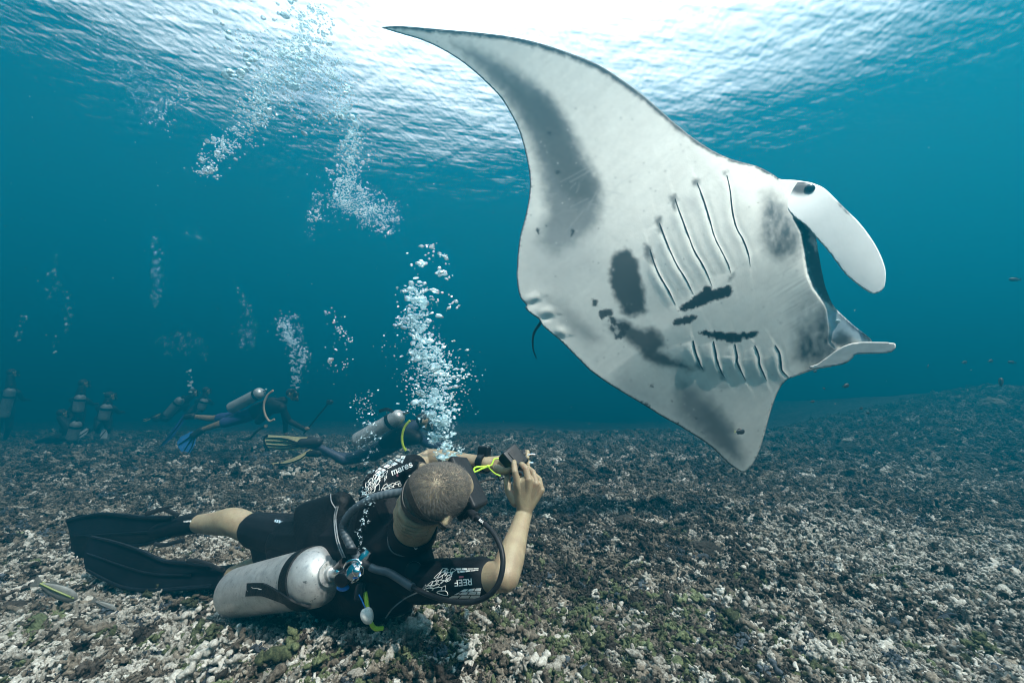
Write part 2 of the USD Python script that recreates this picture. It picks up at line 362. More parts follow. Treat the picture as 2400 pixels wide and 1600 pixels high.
back_dir = unit(np.array([0.05, 1.0, 0.22]))
def manta_thick(uv, s):
    e = unit(np.array([895 - 1742, 66 - 1106.0])); q = ((uv - np.array([1560.0, 640.0])) @ e) / 650.0
    t = (0.045 + 0.30 * np.exp(-(q / 0.42) ** 2)) * (1 - np.exp(-s / 55.0)) + 0.012
    return t[:, None] * back_dir

man_mesh, muv, mback, medge = slab(outline_s, 3.6, manta_front, manta_thick)

# pigment of the belly, plus painted shading on the lower wing: pale with grey shoulder bands and near black blotches
rg = np.random.default_rng(3)
muv3 = np.stack([muv[:, 0], muv[:, 1], np.zeros(len(muv))], -1)
n1 = meshkit.fbm(muv3 / 60, 4, 1) - 0.5; n2 = meshkit.fbm(muv3 / 14, 3, 2) - 0.5; n3 = meshkit.noise(muv3 / 4.5, 4) - 0.5
wob = muv + np.stack([meshkit.fbm(muv3 / 12, 3, 6) - 0.5, meshkit.fbm(muv3 / 12, 3, 7) - 0.5], -1) * 14
wobf = muv + np.stack([meshkit.noise(muv3 / 5, 6) - 0.5, meshkit.noise(muv3 / 5, 7) - 0.5], -1) * 7
_e = unit(np.array([895 - 1742, 66 - 1106.0])); n4 = meshkit.fbm(np.stack([muv @ _e / 7, muv @ np.array([-_e[1], _e[0]]) / 70, 0 * muv[:, 0]], -1), 3, 12) - 0.5
col = np.ones((len(muv), 3)) * np.array([0.84, 0.81, 0.745]) * (1 + 0.14 * n1 + 0.10 * n2 + 0.04 * n3 + 0.10 * n4)[:, None]
mot = meshkit.fbm(np.stack([muv[:, 0] / 9, muv[:, 1] / 16, 0 * muv[:, 0]], -1), 4, 33) - 0.5
def paint(poly, w, dark, strength=1.0, warp=wob, mottle=0.0):
    global col
    a = np.clip(soft(poly, warp, w) * strength * (1 + mottle * mot * 2), 0, 1)[:, None]; col = col * (1 - a) + np.array(dark) * a
GREY, DARK, BLACK = (0.17, 0.185, 0.19), (0.05, 0.055, 0.058), (0.022, 0.024, 0.026)
# upper wing band, lower wing band
paint(Z3([(420, 150), (560, 180), (700, 250), (830, 330), (940, 430), (1010, 520), (1060, 600), (1100, 690), (1160, 800), (1220, 900), (1225, 1010), (1200, 1120), (1080, 1230), (960, 1290), (880, 1220), (930, 1050), (900, 900), (870, 760), (820, 640), (760, 520), (680, 400), (560, 290)]), 22, (0.17, 0.185, 0.19), 0.9)
paint(Z3([(640, 290), (800, 360), (930, 450), (1000, 540), (1050, 640), (1130, 790), (1190, 900), (1190, 990), (1080, 1010), (990, 930), (930, 780), (870, 650), (800, 540), (720, 420)]), 26, (0.085, 0.097, 0.10), 0.8)
paint(Z3([(850, 400), (930, 450), (1000, 550), (1040, 640), (960, 640), (880, 540)]), 18, (0.09, 0.10, 0.105), 0.6)
paint(Z3([(780, 1150), (1000, 1150), (1180, 1190), (1240, 1384), (1000, 1500), (780, 1450)]), 55, (0.45, 0.46, 0.45), 0.5)
paint(Z4([(1330, 800), (1450, 860), (1540, 930), (1620, 1020), (1700, 1130), (1760, 1250), (1800, 1380), (1800, 1450), (1700, 1410), (1600, 1320), (1500, 1230), (1380, 1130), (1300, 1050), (1290, 900)]), 26, (0.19, 0.205, 0.21), 0.88)
paint(Z4([(1500, 1000), (1600, 1030), (1680, 1130), (1740, 1260), (1770, 1370), (1660, 1330), (1540, 1210), (1460, 1100)]), 24, (0.11, 0.12, 0.125), 0.65)
paint(Z4([(900, 800), (1150, 900), (1350, 1050), (1500, 1180), (1420, 1200), (1150, 1030), (900, 890)]), 40, (0.42, 0.43, 0.43), 0.5)  # soft grey: part pigment, part wing shading put into the colour
paint(Z4([(330, 190), (450, 230), (560, 320), (640, 400), (720, 490), (640, 520), (520, 430), (430, 330)]), 26, (0.25, 0.26, 0.26), 0.65)
# blotches on the belly
paint(Z2([(830, 570), (880, 590), (920, 660), (945, 760), (965, 850), (975, 930), (990, 1030), (930, 1060), (860, 1075), (810, 1040), (790, 970), (740, 900), (720, 800), (715, 720), (740, 630), (780, 590)]), 8, (0.05, 0.057, 0.06), 0.97, wob)
paint(Z2([(780, 1100), (840, 1110), (920, 1150), (980, 1170), (1030, 1150), (1080, 1180), (1110, 1240), (1120, 1290), (1080, 1320), (1160, 1370), (1250, 1410), (1330, 1460), (1280, 1470), (1150, 1440), (1040, 1420), (960, 1370), (930, 1310), (870, 1260), (800, 1200)]), 11, (0.055, 0.062, 0.066), 0.94, wob)
paint(Z2([(690, 1130), (780, 1090), (860, 1150), (800, 1200), (740, 1200)]), 12, GREY, 0.6)
paint(Z2([(380, 1110), (470, 1130), (560, 1160), (610, 1230), (540, 1230), (440, 1170)]), 18, (0.3, 0.31, 0.31), 0.5)
def spot(cx, cy, a, b, ang=0.0, dark=DARK, w=2.5, conv=Z2, sc=1.0):
    t = np.linspace(0, 2 * np.pi, 18, endpoint=False); ca, sa = math.cos(ang), math.sin(ang)
    paint(conv([(cx + a * math.cos(x) * ca - b * math.sin(x) * sa, cy + a * math.cos(x) * sa + b * math.sin(x) * ca) for x in t]), w, dark, 0.96, wobf)
for s_ in ((610, 970, 32, 20, 1.2), (668, 1055, 30, 38, 0.1), (708, 1045, 30, 30, 0), (742, 1105, 36, 24, 0.9), (740, 1165, 28, 16, 1.0), (800, 1150, 34, 24, 0.9), (835, 1140, 34, 20, 0.9), (815, 1195, 30, 26, 0.5), (785, 1220, 32, 18, 0.5), (862, 1035, 26, 18, 0.9)):
    spot(*s_)
for s_ in ((193, 447, 14, 20), (442, 457, 16, 22), (338, 15, 16, 9), (258, 412, 4, 5)): spot(*s_, 0.2, (0.04, 0.045, 0.05), 2.5)
for x, y in ((985, 843), (935, 627)): spot(x, y, 12, 8, 0.2, DARK, 2.5, Z3)
for x, y in ((1110, 848), (1262, 965), (1446, 1085), (1498, 1195), (965, 492)): spot(x, y, 13, 6, 0.1, DARK, 2, Z4)
paint(Z2([(1210, 1040), (1260, 980), (1330, 930), (1400, 880), (1430, 850), (1470, 845), (1480, 870), (1540, 850), (1590, 846), (1630, 880), (1610, 910), (1560, 935), (1480, 960), (1400, 990), (1310, 1025)]), 2.2, BLACK, 1, wobf)
spot(1272, 1100, 92, 32, -0.28, BLACK, 2.2)
paint(Z2([(1362, 1188), (1440, 1178), (1530, 1185), (1640, 1195), (1720, 1186), (1820, 1182), (1800, 1212), (1760, 1236), (1700, 1232), (1690, 1258), (1630, 1266), (1560, 1252), (1480, 1235), (1420, 1210)]), 2.2, BLACK, 1, wobf)
for x_, y_ in ((980, 948), (1005, 957), (1035, 970), (1060, 985), (1080, 990), (1088, 1000), (1210, 1075), (1305, 1132)): spot(x_, y_, 11, 7, 0.4, (0.03, 0.033, 0.036), 2, Z4)
for x_, y_ in ((133, 108), (112, 325), (140, 60), (150, 112)): spot(x_, y_, 9, 4, 0.3, (0.04, 0.045, 0.05), 2, Z2)
# smudges at the gill heads
for poly in ([(960, 550), (1015, 545), (1030, 590), (1060, 700), (1030, 690), (985, 630)], [(1050, 345), (1095, 350), (1090, 390), (1112, 465), (1080, 450), (1055, 400)], [(1165, 180), (1200, 176), (1215, 205), (1220, 290), (1185, 280), (1165, 230)], [(1325, 60), (1385, 60), (1385, 90), (1360, 130), (1325, 110)], [(1560, 10), (1590, 8), (1585, 40), (1565, 40)], [(1590, 770), (1630, 745), (1625, 775), (1600, 798)]):
    paint(Z2(poly), 7, (0.10, 0.105, 0.11), 0.9)
for poly in ([(1440, 690), (1470, 660), (1500, 730), (1460, 720)], [(1600, 740), (1640, 745), (1668, 792), (1630, 780)]): paint(Z4(poly), 8, (0.06, 0.065, 0.07), 0.85)
for poly in ([(1090, 520), (1130, 530), (1120, 600), (1090, 590)], [(1250, 190), (1350, 200), (1370, 280), (1300, 290)], [(1160, 360), (1210, 370), (1200, 430), (1170, 400)]): paint(Z2(poly), 14, (0.4, 0.41, 0.41), 0.45)
# cheeks, mouth and head
paint(Z1([(420, 230), (480, 210), (560, 300), (640, 390), (680, 480), (690, 600), (620, 660), (540, 680), (450, 640), (400, 560), (410, 400)]), 26, (0.10, 0.11, 0.115), 0.85, wob, 0.4)
paint(Z1([(500, 520), (660, 520), (650, 620), (520, 640)]), 26, (0.05, 0.057, 0.06), 0.55, wob, 0.8)
paint(Z1([(640, 400), (700, 430), (750, 480), (745, 560), (800, 640), (830, 740), (850, 850), (880, 940), (900, 1010), (850, 985), (775, 890), (735, 780), (712, 650), (690, 500)]), 4, (0.06, 0.072, 0.078), 0.97, wobf)
paint(Z1([(810, 560), (835, 720), (860, 860), (900, 970), (930, 1030), (900, 1020), (850, 900), (820, 720), (800, 600)]), 4, (0.025, 0.03, 0.033), 0.9, muv)
paint(Z1([(680, 1190), (760, 1130), (850, 1030), (880, 1050), (900, 1180), (980, 1220), (1060, 1270), (960, 1330), (860, 1410), (740, 1440), (640, 1390), (650, 1280)]), 26, (0.04, 0.047, 0.052), 0.9, wob, 0.35)
paint(Z1([(640, 1000), (760, 900), (850, 990), (850, 1100), (740, 1200), (620, 1250)]), 40, (0.25, 0.265, 0.27), 0.5, wob, 0.7)
paint(Z1([(750, 1210), (800, 1180), (830, 1200), (780, 1250)]), 7, (0.55, 0.52, 0.49), 0.8)
paint(Z1([(885, 1040), (930, 1040), (1000, 1110), (1100, 1180), (1190, 1262), (1100, 1265), (1000, 1230), (920, 1250), (895, 1180), (880, 1100)]), 8, (0.50, 0.62, 0.70), 0.97, wob, 0.25)
paint(Z1([(930, 1030), (1000, 1095), (1090, 1170), (1190, 1255), (1140, 1240), (1060, 1180), (990, 1120)]), 5, (0.05, 0.10, 0.16), 0.9)
paint(Z1([(900, 1240), (980, 1195), (1050, 1240), (1030, 1280), (920, 1320)]), 10, (0.05, 0.06, 0.07), 0.8)
thr = soft(Z1([(600, 640), (700, 600), (780, 900), (860, 1000), (800, 1150), (600, 1250), (520, 900)]), muv, 40); sn = meshkit.fbm(np.stack([(muv[:, 0] * 0.5 + muv[:, 1] * 0.85) / 5, (muv[:, 0] * 0.85 - muv[:, 1] * 0.5) / 60, 0 * muv[:, 0]], -1), 3, 44) - 0.5
col = col * (1 + 0.55 * thr * sn)[:, None]
# dark rim of the back showing along the leading edges
d_up = shapely.distance(shapely.points(muv), LineString(lead_up)); span = np.clip((muv[:, 0] - 895) / 930, 0, 1)
rimw = 3 + 11 * np.sin(np.pi * np.clip(span, 0, 1) ** 0.8) ** 0.7
a = (1 - sstep(rimw * 0.35, rimw * 1.3, d_up + 3 * n3 + 8 * n2))[:, None]; col = col * (1 - a) + np.array([0.045, 0.055, 0.06]) * a
d_all = medge; a = (1 - sstep(0.6, 3.2, d_all + 3 * n3))[:, None] * 0.9
a = a * (shapely.distance(shapely.points(muv), LineString(lead_low + trail_low + trail_up)) < 4)[:, None]
col = col * (1 - a) + np.array([0.05, 0.06, 0.065]) * a
# pale scratches on the shoulder
for k in range(30):
    c0 = np.array([rg.uniform(1240, 1440), rg.uniform(405, 640)]); an = rg.normal(-0.35, 0.5); L = rg.uniform(12, 70)
    ln = LineString([c0, c0 + L * np.array([math.cos(an), math.sin(an)])]); d = shapely.distance(shapely.points(muv), ln)
    a = (np.exp(-(d / rg.uniform(1.4, 2.4)) ** 2) * rg.uniform(0.06, 0.3))[:, None]; col = col * (1 - a) + np.array([0.5, 0.5, 0.48]) * a
for _ in range(260):
    c0 = muv[rg.integers(len(muv))]; d = np.hypot(*(muv - c0).T); a = (np.exp(-(d / rg.uniform(1.5, 3.5)) ** 2) * rg.uniform(0.1, 0.5))[:, None]
    col = col * (1 - a) + (np.array([0.7, 0.7, 0.68]) if rg.random() < 0.45 else np.array([0.2, 0.2, 0.2])) * a
bk = np.array([0.028, 0.032, 0.036]) * (1 + 0.8 * n2)[:, None]
col = np.where(mback[:, None], bk, col); col = np.clip(col, 0.01, 0.95)

manta_mat = usdkit.material(stage, '/World/Looks/manta_skin', {
    'a': ('attribute', {'attribute': 'pigment'}), 'tc': ('texture_coordinate', {}), 'n': ('noise_texture', {'scale': 42.0, 'detail': 6, 'roughness': 0.7}), 'r': ('rgb_ramp', {'ramp': [(0.3, (0.95, 0.95, 0.95)), (0.7, (1, 1, 1))]}),
    'm': ('mix', {'mix_type': 'multiply', 'fac': 1.0}), 'b': ('bump', {'distance': 0.0015, 'strength': 0.5}), 'p': ('principled_bsdf', {'roughness': 0.6, 'specular_ior_level': 0.25})},
    [('tc.object', 'n.vector'), ('n.fac', 'r.fac'), ('a.color', 'm.color1'), ('r.color', 'm.color2'), ('m.color', 'p.base_color'), ('n.fac', 'b.height'), ('b.normal', 'p.normal')], surface='p.BSDF')
slit_mat = mat_plain('gill_slit', (0.02, 0.022, 0.024), 0.7)
eye_mat = mat_plain('manta_eye', (0.012, 0.012, 0.014), 0.15)
white_skin = mat_plain('pale_skin', (0.8, 0.8, 0.77), 0.55, vary=0.08, vary_scale=9)

manta = thing('manta_ray', 'huge manta ray banking with white spotted belly above the rubble', 'manta ray', P(1560, 640, 3.0))
obj('body', man_mesh, manta_mat, manta, colors=col)
def on_belly(line, n=40, lift=0.004):
    uv = curve(line, n); p = manta_front(uv); return p + lift * (EYE - p) / np.linalg.norm(EYE - p, axis=1, keepdims=True)
for k, g in enumerate(gills):
    c = on_belly(g, 36, 0.001); t = np.linspace(0, 1, 36)
    rr = (0.0042 if k < 5 else 0.0058) * (0.25 + np.sin(np.pi * np.clip(t + 0.05, 0, 1)) ** 0.6) * (0.8 + 0.4 * meshkit.noise(np.stack([t * 9, t * 0 + k, t * 0], -1)))
    obj('gill_slit', tube(c, rr, 6), slit_mat, manta)
# cephalic fins
def paddle(poly, dfun, thick, colfun, step=3.4):
    m, uv, bk, s = slab(smooth_closed(poly, 3), step, lambda q: P(q[:, 0], q[:, 1], dfun(q)), lambda q, e: ((thick * (1 - np.exp(-e / 16.0)))[:, None] + 0.006) * back_dir)
    c = colfun(uv, bk, s); return m, np.clip(c, 0.01, 0.95)
up_poly = Z1([(585, 215), (600, 160), (680, 140), (770, 150), (850, 185), (920, 250), (1000, 330), (1100, 430), (1190, 550), (1250, 660), (1283, 760), (1283, 840), (1265, 900), (1210, 930), (1160, 915), (1080, 860), (1000, 790), (940, 710), (880, 630), (800, 540), (740, 470), (690, 425), (640, 390), (590, 330), (565, 270)])
def up_depth(q):
    s = ((q - np.array([1850.0, 440])) @ unit(np.array([220.0, 240]))) / 325
    t = ((q - np.array([1850.0, 440])) @ unit(np.array([240.0, -220]))) / 80
    return mix(manta_depth(q) + 0.018, manta_depth(np.array([[1850.0, 450.0]]))[0] - 0.05 + 0.02 * s + 0.10 * s * s + 0.035 * t * t * np.clip(s, 0, 1), sstep(-0.12, 0.34, s))
def up_col(uv, bk, s):
    global col, wob
    u3 = np.stack([uv[:, 0], uv[:, 1], 0 * uv[:, 0]], -1); n = meshkit.fbm(u3 / 22, 3, 5) - 0.5
    c = np.ones((len(uv), 3)) * np.array([0.88, 0.88, 0.86]) * (1 + 0.09 * n)[:, None]
    w = uv + np.stack([n, meshkit.fbm(u3 / 22, 3, 8) - 0.5], -1) * 16
    for poly, wd, dk, st in (([(925, 250), (1000, 325), (1060, 385), (1010, 360), (950, 300)], 4, (0.04, 0.05, 0.06), 0.95), ([(540, 150), (640, 130), (700, 180), (620, 220), (560, 210)], 18, (0.12, 0.20, 0.25), 0.75), ([(800, 560), (880, 620), (960, 720), (920, 680), (850, 600)], 12, (0.45, 0.6, 0.7), 0.6)):
        a = (soft(Z1(poly), w, wd) * st)[:, None]; c = c * (1 - a) + np.array(dk) * a
    d = shapely.distance(shapely.points(uv), LineString(Z1([(560, 124), (700, 137)]))); a = (1 - sstep(3, 9, d))[:, None]; c = c * (1 - a) + np.array([0.04, 0.05, 0.06]) * a
    t = np.linspace(0, 2 * np.pi, 16); a = soft(Z1([(690 + 80 * math.cos(x), 188 + 46 * math.sin(x)) for x in t]), uv, 9)[:, None]; c = c * (1 - a) + np.array([0.02, 0.024, 0.028]) * a
    return np.where(bk[:, None], np.array([0.03, 0.034, 0.04]), c)
m_, c_ = paddle(up_poly, up_depth, 0.05, up_col)
upper_fin = obj('cephalic_fin', m_, manta_mat, manta, colors=c_, label='upper white cephalic fin hanging like a paddle')
low_poly = Z1([(735, 1448), (800, 1425), (870, 1375), (940, 1325), (1020, 1285), (1100, 1272), (1200, 1270), (1330, 1275), (1357, 1295), (1335, 1335), (1270, 1350), (1160, 1354), (1075, 1357), (1050, 1385), (1000, 1422), (920, 1440), (830, 1455), (770, 1462)])
def low_depth(q): return manta_depth(np.array([[1980.0, 800.0]]))[0] - 0.06 - 0.06 * (q[:, 0] - 1900) / 200 + 0.0012 * (q[:, 1] - 800) * 0.5
def low_col(uv, bk, s):
    u3 = np.stack([uv[:, 0] * 0.3, uv[:, 1], 0 * uv[:, 0]], -1); n = meshkit.fbm(u3 / 9, 3, 5) - 0.5
    c = np.ones((len(uv), 3)) * np.array([0.62, 0.62, 0.60]) * (1 + 0.35 * n)[:, None]
    a = (soft(Z1([(850, 1440), (950, 1440), (1010, 1405), (1000, 1440), (930, 1450)]), uv, 4) * 0.9)[:, None]; c = c * (1 - a) + 0.03 * a
    return np.where(bk[:, None], np.array([0.03, 0.034, 0.04]), c)
m_, c_ = paddle(low_poly, low_depth, 0.035, low_col)
obj('cephalic_fin', m_, manta_mat, manta, colors=c_, label='lower cephalic fin pointing forward')
pe = P(1899, 441, up_depth(np.array([[1899.0, 441.0]]))[0] - 0.005)
obj('eye', ball(pe, (0.032, 0.02, 0.03), 3), eye_mat, manta)
ns = P(1964, 753, manta_depth(np.array([[1964.0, 753.0]]))[0] + 0.065); obj('nostril', ball(ns, (0.018, 0.012, 0.012), 2), white_skin, manta)
tl = curve(Z2([(225, 1095), (205, 1125), (165, 1185), (152, 1250), (158, 1320), (180, 1380)]), 40)
obj('tail', tube(P(tl[:, 0], tl[:, 1], manta_depth(tl[:1])[0] + 0.08 + np.linspace(0, 0.1, 40)), np.linspace(0.013, 0.004, 40), 8), slit_mat, manta)
# ------------------------------------------------------------------ coral rubble
rr_ = np.random.default_rng(11)
def coral_stick(seed, L=1.0, R=0.17, bend=0.2, knobs=1.0, branch=False):
    g = np.random.default_rng(seed); n = 7
    t = np.linspace(-0.5, 0.5, n); c = np.stack([t * L, bend * L * (t ** 2 - .1) + 0.05 * g.normal(size=n), 0.04 * g.normal(size=n)], 1)
    r = R * (0.75 + 0.5 * g.random(n)); r[0] *= 0.7; r[-1] *= 0.6
    R *= 0.85; L *= 1.15; m = tube(curve(c, 15), np.interp(np.linspace(0, 1, 15), np.linspace(0, 1, n), r), 9)
    if branch:
        k = g.integers(2, 5); e = c[k] + np.array([0.12, 0.38 * g.choice([-1, 1]), 0.15]) * L
        m = cat([m, tube(curve([c[k], (c[k] + e) / 2 + 0.03, e], 5), np.array([R, R, .9 * R, .8 * R, .5 * R]) * 0.85, 7)])
    v = np.array(m.vertices); nn = meshkit.fbm(v * 5 / L + seed * 7.3, 3, seed) - 0.5 + 0.7 * (meshkit.noise(v * 16 / L + seed, seed + 3) - 0.5); rad = m.vertex_normals
    return trimesh.Trimesh(v + rad * (nn * R * 1.6 * knobs)[:, None], m.faces, process=False)
def coral_lump(seed, knobs=1.0, flat=0.7):
    m = trimesh.creation.icosphere(2, 0.3); v = np.array(m.vertices); g = np.random.default_rng(seed)
    s = 1 + 1.35 * knobs * (0.9 * (meshkit.fbm(v * 2.2 + seed * 3.1, 2, seed) - 0.5) + 0.5 * (meshkit.noise(v * 6.5 + seed, seed) - 0.5))
    return trimesh.Trimesh(v * s[:, None] * np.array([1, 0.6 + 0.4 * g.random(), flat]), m.faces, process=False)
def shell_chip(seed):
    m = coral_lump(seed, 0.6, 0.25); return m
shapes = [coral_stick(1), coral_stick(2, bend=0.5), coral_stick(3, R=0.13, branch=True), coral_stick(4, R=0.22, knobs=1.4), coral_stick(5, R=0.11, bend=-0.6), coral_stick(6, R=0.15, branch=True, bend=0.3),
          coral_lump(7), coral_lump(8, 1.3), coral_lump(9, 0.8, 0.5), shell_chip(10), coral_stick(12, R=0.19, bend=0.1), coral_lump(13, 1.5, 0.8)]
def mat_cluster(seed):
    g = np.random.default_rng(seed); out = []
    for k in range(30):
        m = shapes[(0, 1, 2, 4, 5, 0, 1, 2, 5, 4, 10, 3, 6, 7, 9, 11)[g.integers(0, 16)]].copy(); sc_ = float(np.exp(g.normal(math.log(0.36), 0.42))); v = np.array(m.vertices) * sc_
        R_ = trimesh.transformations.euler_matrix(g.normal(0, 0.7), g.normal(0, 0.5), g.random() * 6.28)[:3, :3]; r_ = math.sqrt(g.random()) * 0.85; a_ = g.random() * 6.28
        out.append(trimesh.Trimesh(v @ R_.T + [r_ * math.cos(a_), r_ * math.sin(a_), 0.10 * g.random()], m.faces, process=False))
    return cat(out)
def rubble_mat(name, lo, mid, hi, sc=7.0, spots=0.0):
    return usdkit.material(stage, f'/World/Looks/{name}', {
        'tc': ('texture_coordinate', {}), 'oi': ('object_info', {}), 'gi': ('geometry', {}), 'rs': ('math', {'math_type': 'add'}), 'ad': ('vector_math', {'math_type': 'add'}), 'n': ('noise_texture', {'scale': sc, 'detail': 6, 'roughness': 0.75}),
        'v': ('math', {'math_type': 'multiply_add', 'value2': 0.30, 'value3': -0.30}), 'a2': ('math', {'math_type': 'add'}),
        'r': ('rgb_ramp', {'ramp': [(0.22, lo), (0.5, mid), (0.74, hi)]}), 'b': ('bump', {'distance': 0.006, 'strength': 0.8}), 'p': ('principled_bsdf', {'roughness': 0.85, 'specular_ior_level': 0.25})},
        [('tc.object', 'ad.vector1'), ('oi.location', 'ad.vector2'), ('ad.vector', 'n.vector'), ('oi.random', 'rs.value1'), ('gi.random_per_island', 'rs.value2'), ('rs.value', 'v.value1'), ('n.fac', 'a2.value1'), ('v.value', 'a2.value2'), ('a2.value', 'r.fac'), ('r.color', 'p.base_color'), ('n.fac', 'b.height'), ('b.normal', 'p.normal')], surface='p.BSDF')
RM = {'pale': rubble_mat('bleached_coral', (0.15, 0.135, 0.112), (0.47, 0.45, 0.40), (0.80, 0.79, 0.74)),
      'tan': rubble_mat('weathered_coral', (0.042, 0.034, 0.026), (0.195, 0.166, 0.13), (0.50, 0.46, 0.39)),
      'dark': rubble_mat('turf_covered_coral', (0.010, 0.0085, 0.007), (0.048, 0.040, 0.033), (0.16, 0.138, 0.115)),  # real turf tone, also laid where shade would fall
      'green': rubble_mat('algae_covered_coral', (0.025, 0.03, 0.015), (0.115, 0.135, 0.065), (0.42, 0.45, 0.33)),
      'slate': rubble_mat('blue_grey_coral', (0.02, 0.025, 0.032), (0.06, 0.075, 0.09), (0.16, 0.18, 0.20))}
kinds = list(RM); NS = len(shapes); shapes += [mat_cluster(k) for k in range(50, 56)]
def region(p2):
    """Shares of the five kinds of rubble at a place, from where the pale and turf-grown patches lie and where shade is painted by darker pieces."""
    x, y = p2[:, 0], p2[:, 1]; q = np.stack([x, y, 0 * x], -1)
    n = meshkit.fbm(q * 1.1, 3, 40) - 0.5; n2 = meshkit.fbm(q * 2.6, 3, 41) - 0.5; n3 = meshkit.fbm(q * 0.5, 2, 43) - 0.5
    g = lambda cx, cy, sx, sy: np.exp(-((x - cx) / sx) ** 2 - ((y - cy) / sy) ** 2)
    pale = 0.14 + 2.4 * g(-1.5, 1.7, 0.85, 0.5) + 0.9 * g(-2.4, 2.5, .7, .7) + 2.2 * g(2.4, 2.6, 0.8, 1.0) + 2.0 * g(1.5, 1.65, 0.6, 0.4) + 0.5 * g(0.2, 1.5, 0.9, 0.15) + 0.08 * g(-0.3, 4.0, 2.0, 0.8) + 0.75 * n * (1 - 0.6 * sstep(2.8, 5, y))
    dark = 0.20 + 0.22 * sstep(2.6, 5, y) + 1.1 * g(1.15, 3.3, 1.2, 0.8) + 0.7 * g(0.1, 2.4, 0.6, 0.35) + 0.5 * n3 - 0.5 * n  # dark pieces also stand in for shade under the manta and fading light farther off
    green = 0.08 + 1.3 * g(-0.65, 1.78, 0.55, 0.22) + 0.9 * g(0.35, 1.75, 0.9, 0.32) + 0.5 * n2 - 0.28 * sstep(2.4, 4.5, y) + 0.3 * g(-1.9, 1.7, .3, .3)
    w = np.stack([np.clip(pale, 0.03, 3), np.full_like(x, 0.62), np.clip(dark, 0.05, 3), np.clip(green, 0.0, 3), np.full_like(x, 0.07)], 1)
    return w / w.sum(1, keepdims=True)
def scatter(n, sampler, size, seed, lift=0.25, clusters=False):
    g = np.random.default_rng(seed); p2 = sampler(g, n); n = len(p2)
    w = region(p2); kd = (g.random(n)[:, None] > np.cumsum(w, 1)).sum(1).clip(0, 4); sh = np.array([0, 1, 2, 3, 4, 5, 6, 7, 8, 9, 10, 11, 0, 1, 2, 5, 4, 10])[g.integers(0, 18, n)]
    if clusters: sh = NS + g.integers(0, 6, n)
    s = size(g, n, p2); z = ground(p2[:, 0], p2[:, 1]) + s * 0.12 * g.random(n) + lift * s * 0.3
    yaw = g.random(n) * 2 * np.pi; tilt = g.normal(0, 0.42, n); roll = g.normal(0, 0.6, n)
    return np.column_stack([p2, z]), kd, sh, s, np.column_stack([roll, tilt, yaw])
def wedge(y0, y1, m=0.35, power=1.0):
    def f(g, n):
        y = y0 + (y1 - y0) * g.random(n * 2) ** power; x = (g.random(n * 2) * 2 - 1) * (1.22 * y + m + 0.4)
        keep = g.random(n * 2) < (1.22 * y + m) / (1.22 * y1 + m); p = np.column_stack([x, y])[keep]; return p[:n]
    return f
logn = lambda lo, hi, mu, sg: (lambda g, n, p: np.clip(np.exp(g.normal(math.log(mu), sg, n)), lo, hi))
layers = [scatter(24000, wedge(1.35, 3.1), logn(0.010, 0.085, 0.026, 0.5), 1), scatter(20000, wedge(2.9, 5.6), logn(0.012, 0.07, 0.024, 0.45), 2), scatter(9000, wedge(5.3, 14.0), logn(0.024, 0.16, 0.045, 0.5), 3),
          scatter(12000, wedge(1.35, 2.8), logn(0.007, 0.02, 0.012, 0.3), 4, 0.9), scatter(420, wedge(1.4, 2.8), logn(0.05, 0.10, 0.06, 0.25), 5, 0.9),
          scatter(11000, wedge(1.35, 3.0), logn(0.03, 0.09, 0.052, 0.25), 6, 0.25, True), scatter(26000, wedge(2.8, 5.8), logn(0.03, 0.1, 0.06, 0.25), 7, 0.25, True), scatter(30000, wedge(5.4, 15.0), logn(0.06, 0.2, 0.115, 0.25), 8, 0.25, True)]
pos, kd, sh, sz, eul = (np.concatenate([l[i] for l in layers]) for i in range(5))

def quats(e):
    cr, sr, cp, sp, cy, sy = np.cos(e[:, 0] / 2), np.sin(e[:, 0] / 2), np.cos(e[:, 1] / 2), np.sin(e[:, 1] / 2), np.cos(e[:, 2] / 2), np.sin(e[:, 2] / 2)
    return np.stack([cr * cp * cy + sr * sp * sy, sr * cp * cy - cr * sp * sy, cr * sp * cy + sr * cp * sy, cr * cp * sy - sr * sp * cy], 1)
def instancer(path_name, protos, pos, proto_idx, scale, quat, label=None, category=None):
    pi = UsdGeom.PointInstancer.Define(stage, name_for('/World', path_name)); root = pi.GetPath()
    UsdGeom.Scope.Define(stage, f'{root}/prototypes'); paths = []
    for k, (m, mt) in enumerate(protos):
        v, f, n = meshkit.arrays(m, True); pm = usdkit.mesh(stage, f'{root}/prototypes/piece_{k:03d}', m, mt, smooth=True); paths.append(pm.GetPath())
    pi.CreatePrototypesRel().SetTargets(paths); pi.CreateProtoIndicesAttr(Vt.IntArray.FromNumpy(np.asarray(proto_idx, np.int32)))
    pi.CreatePositionsAttr(Vt.Vec3fArray.FromNumpy(np.asarray(pos, np.float32)))
    sc = np.asarray(scale, np.float32); sc = np.repeat(sc[:, None], 3, 1) if sc.ndim == 1 else sc
    pi.CreateScalesAttr(Vt.Vec3fArray.FromNumpy(np.ascontiguousarray(sc)))
    pi.CreateOrientationsAttr(Vt.QuathArray([Gf.Quath(float(q[0]), float(q[1]), float(q[2]), float(q[3])) for q in quat]))
    return tag(pi.GetPrim(), label, category, None, 'stuff')

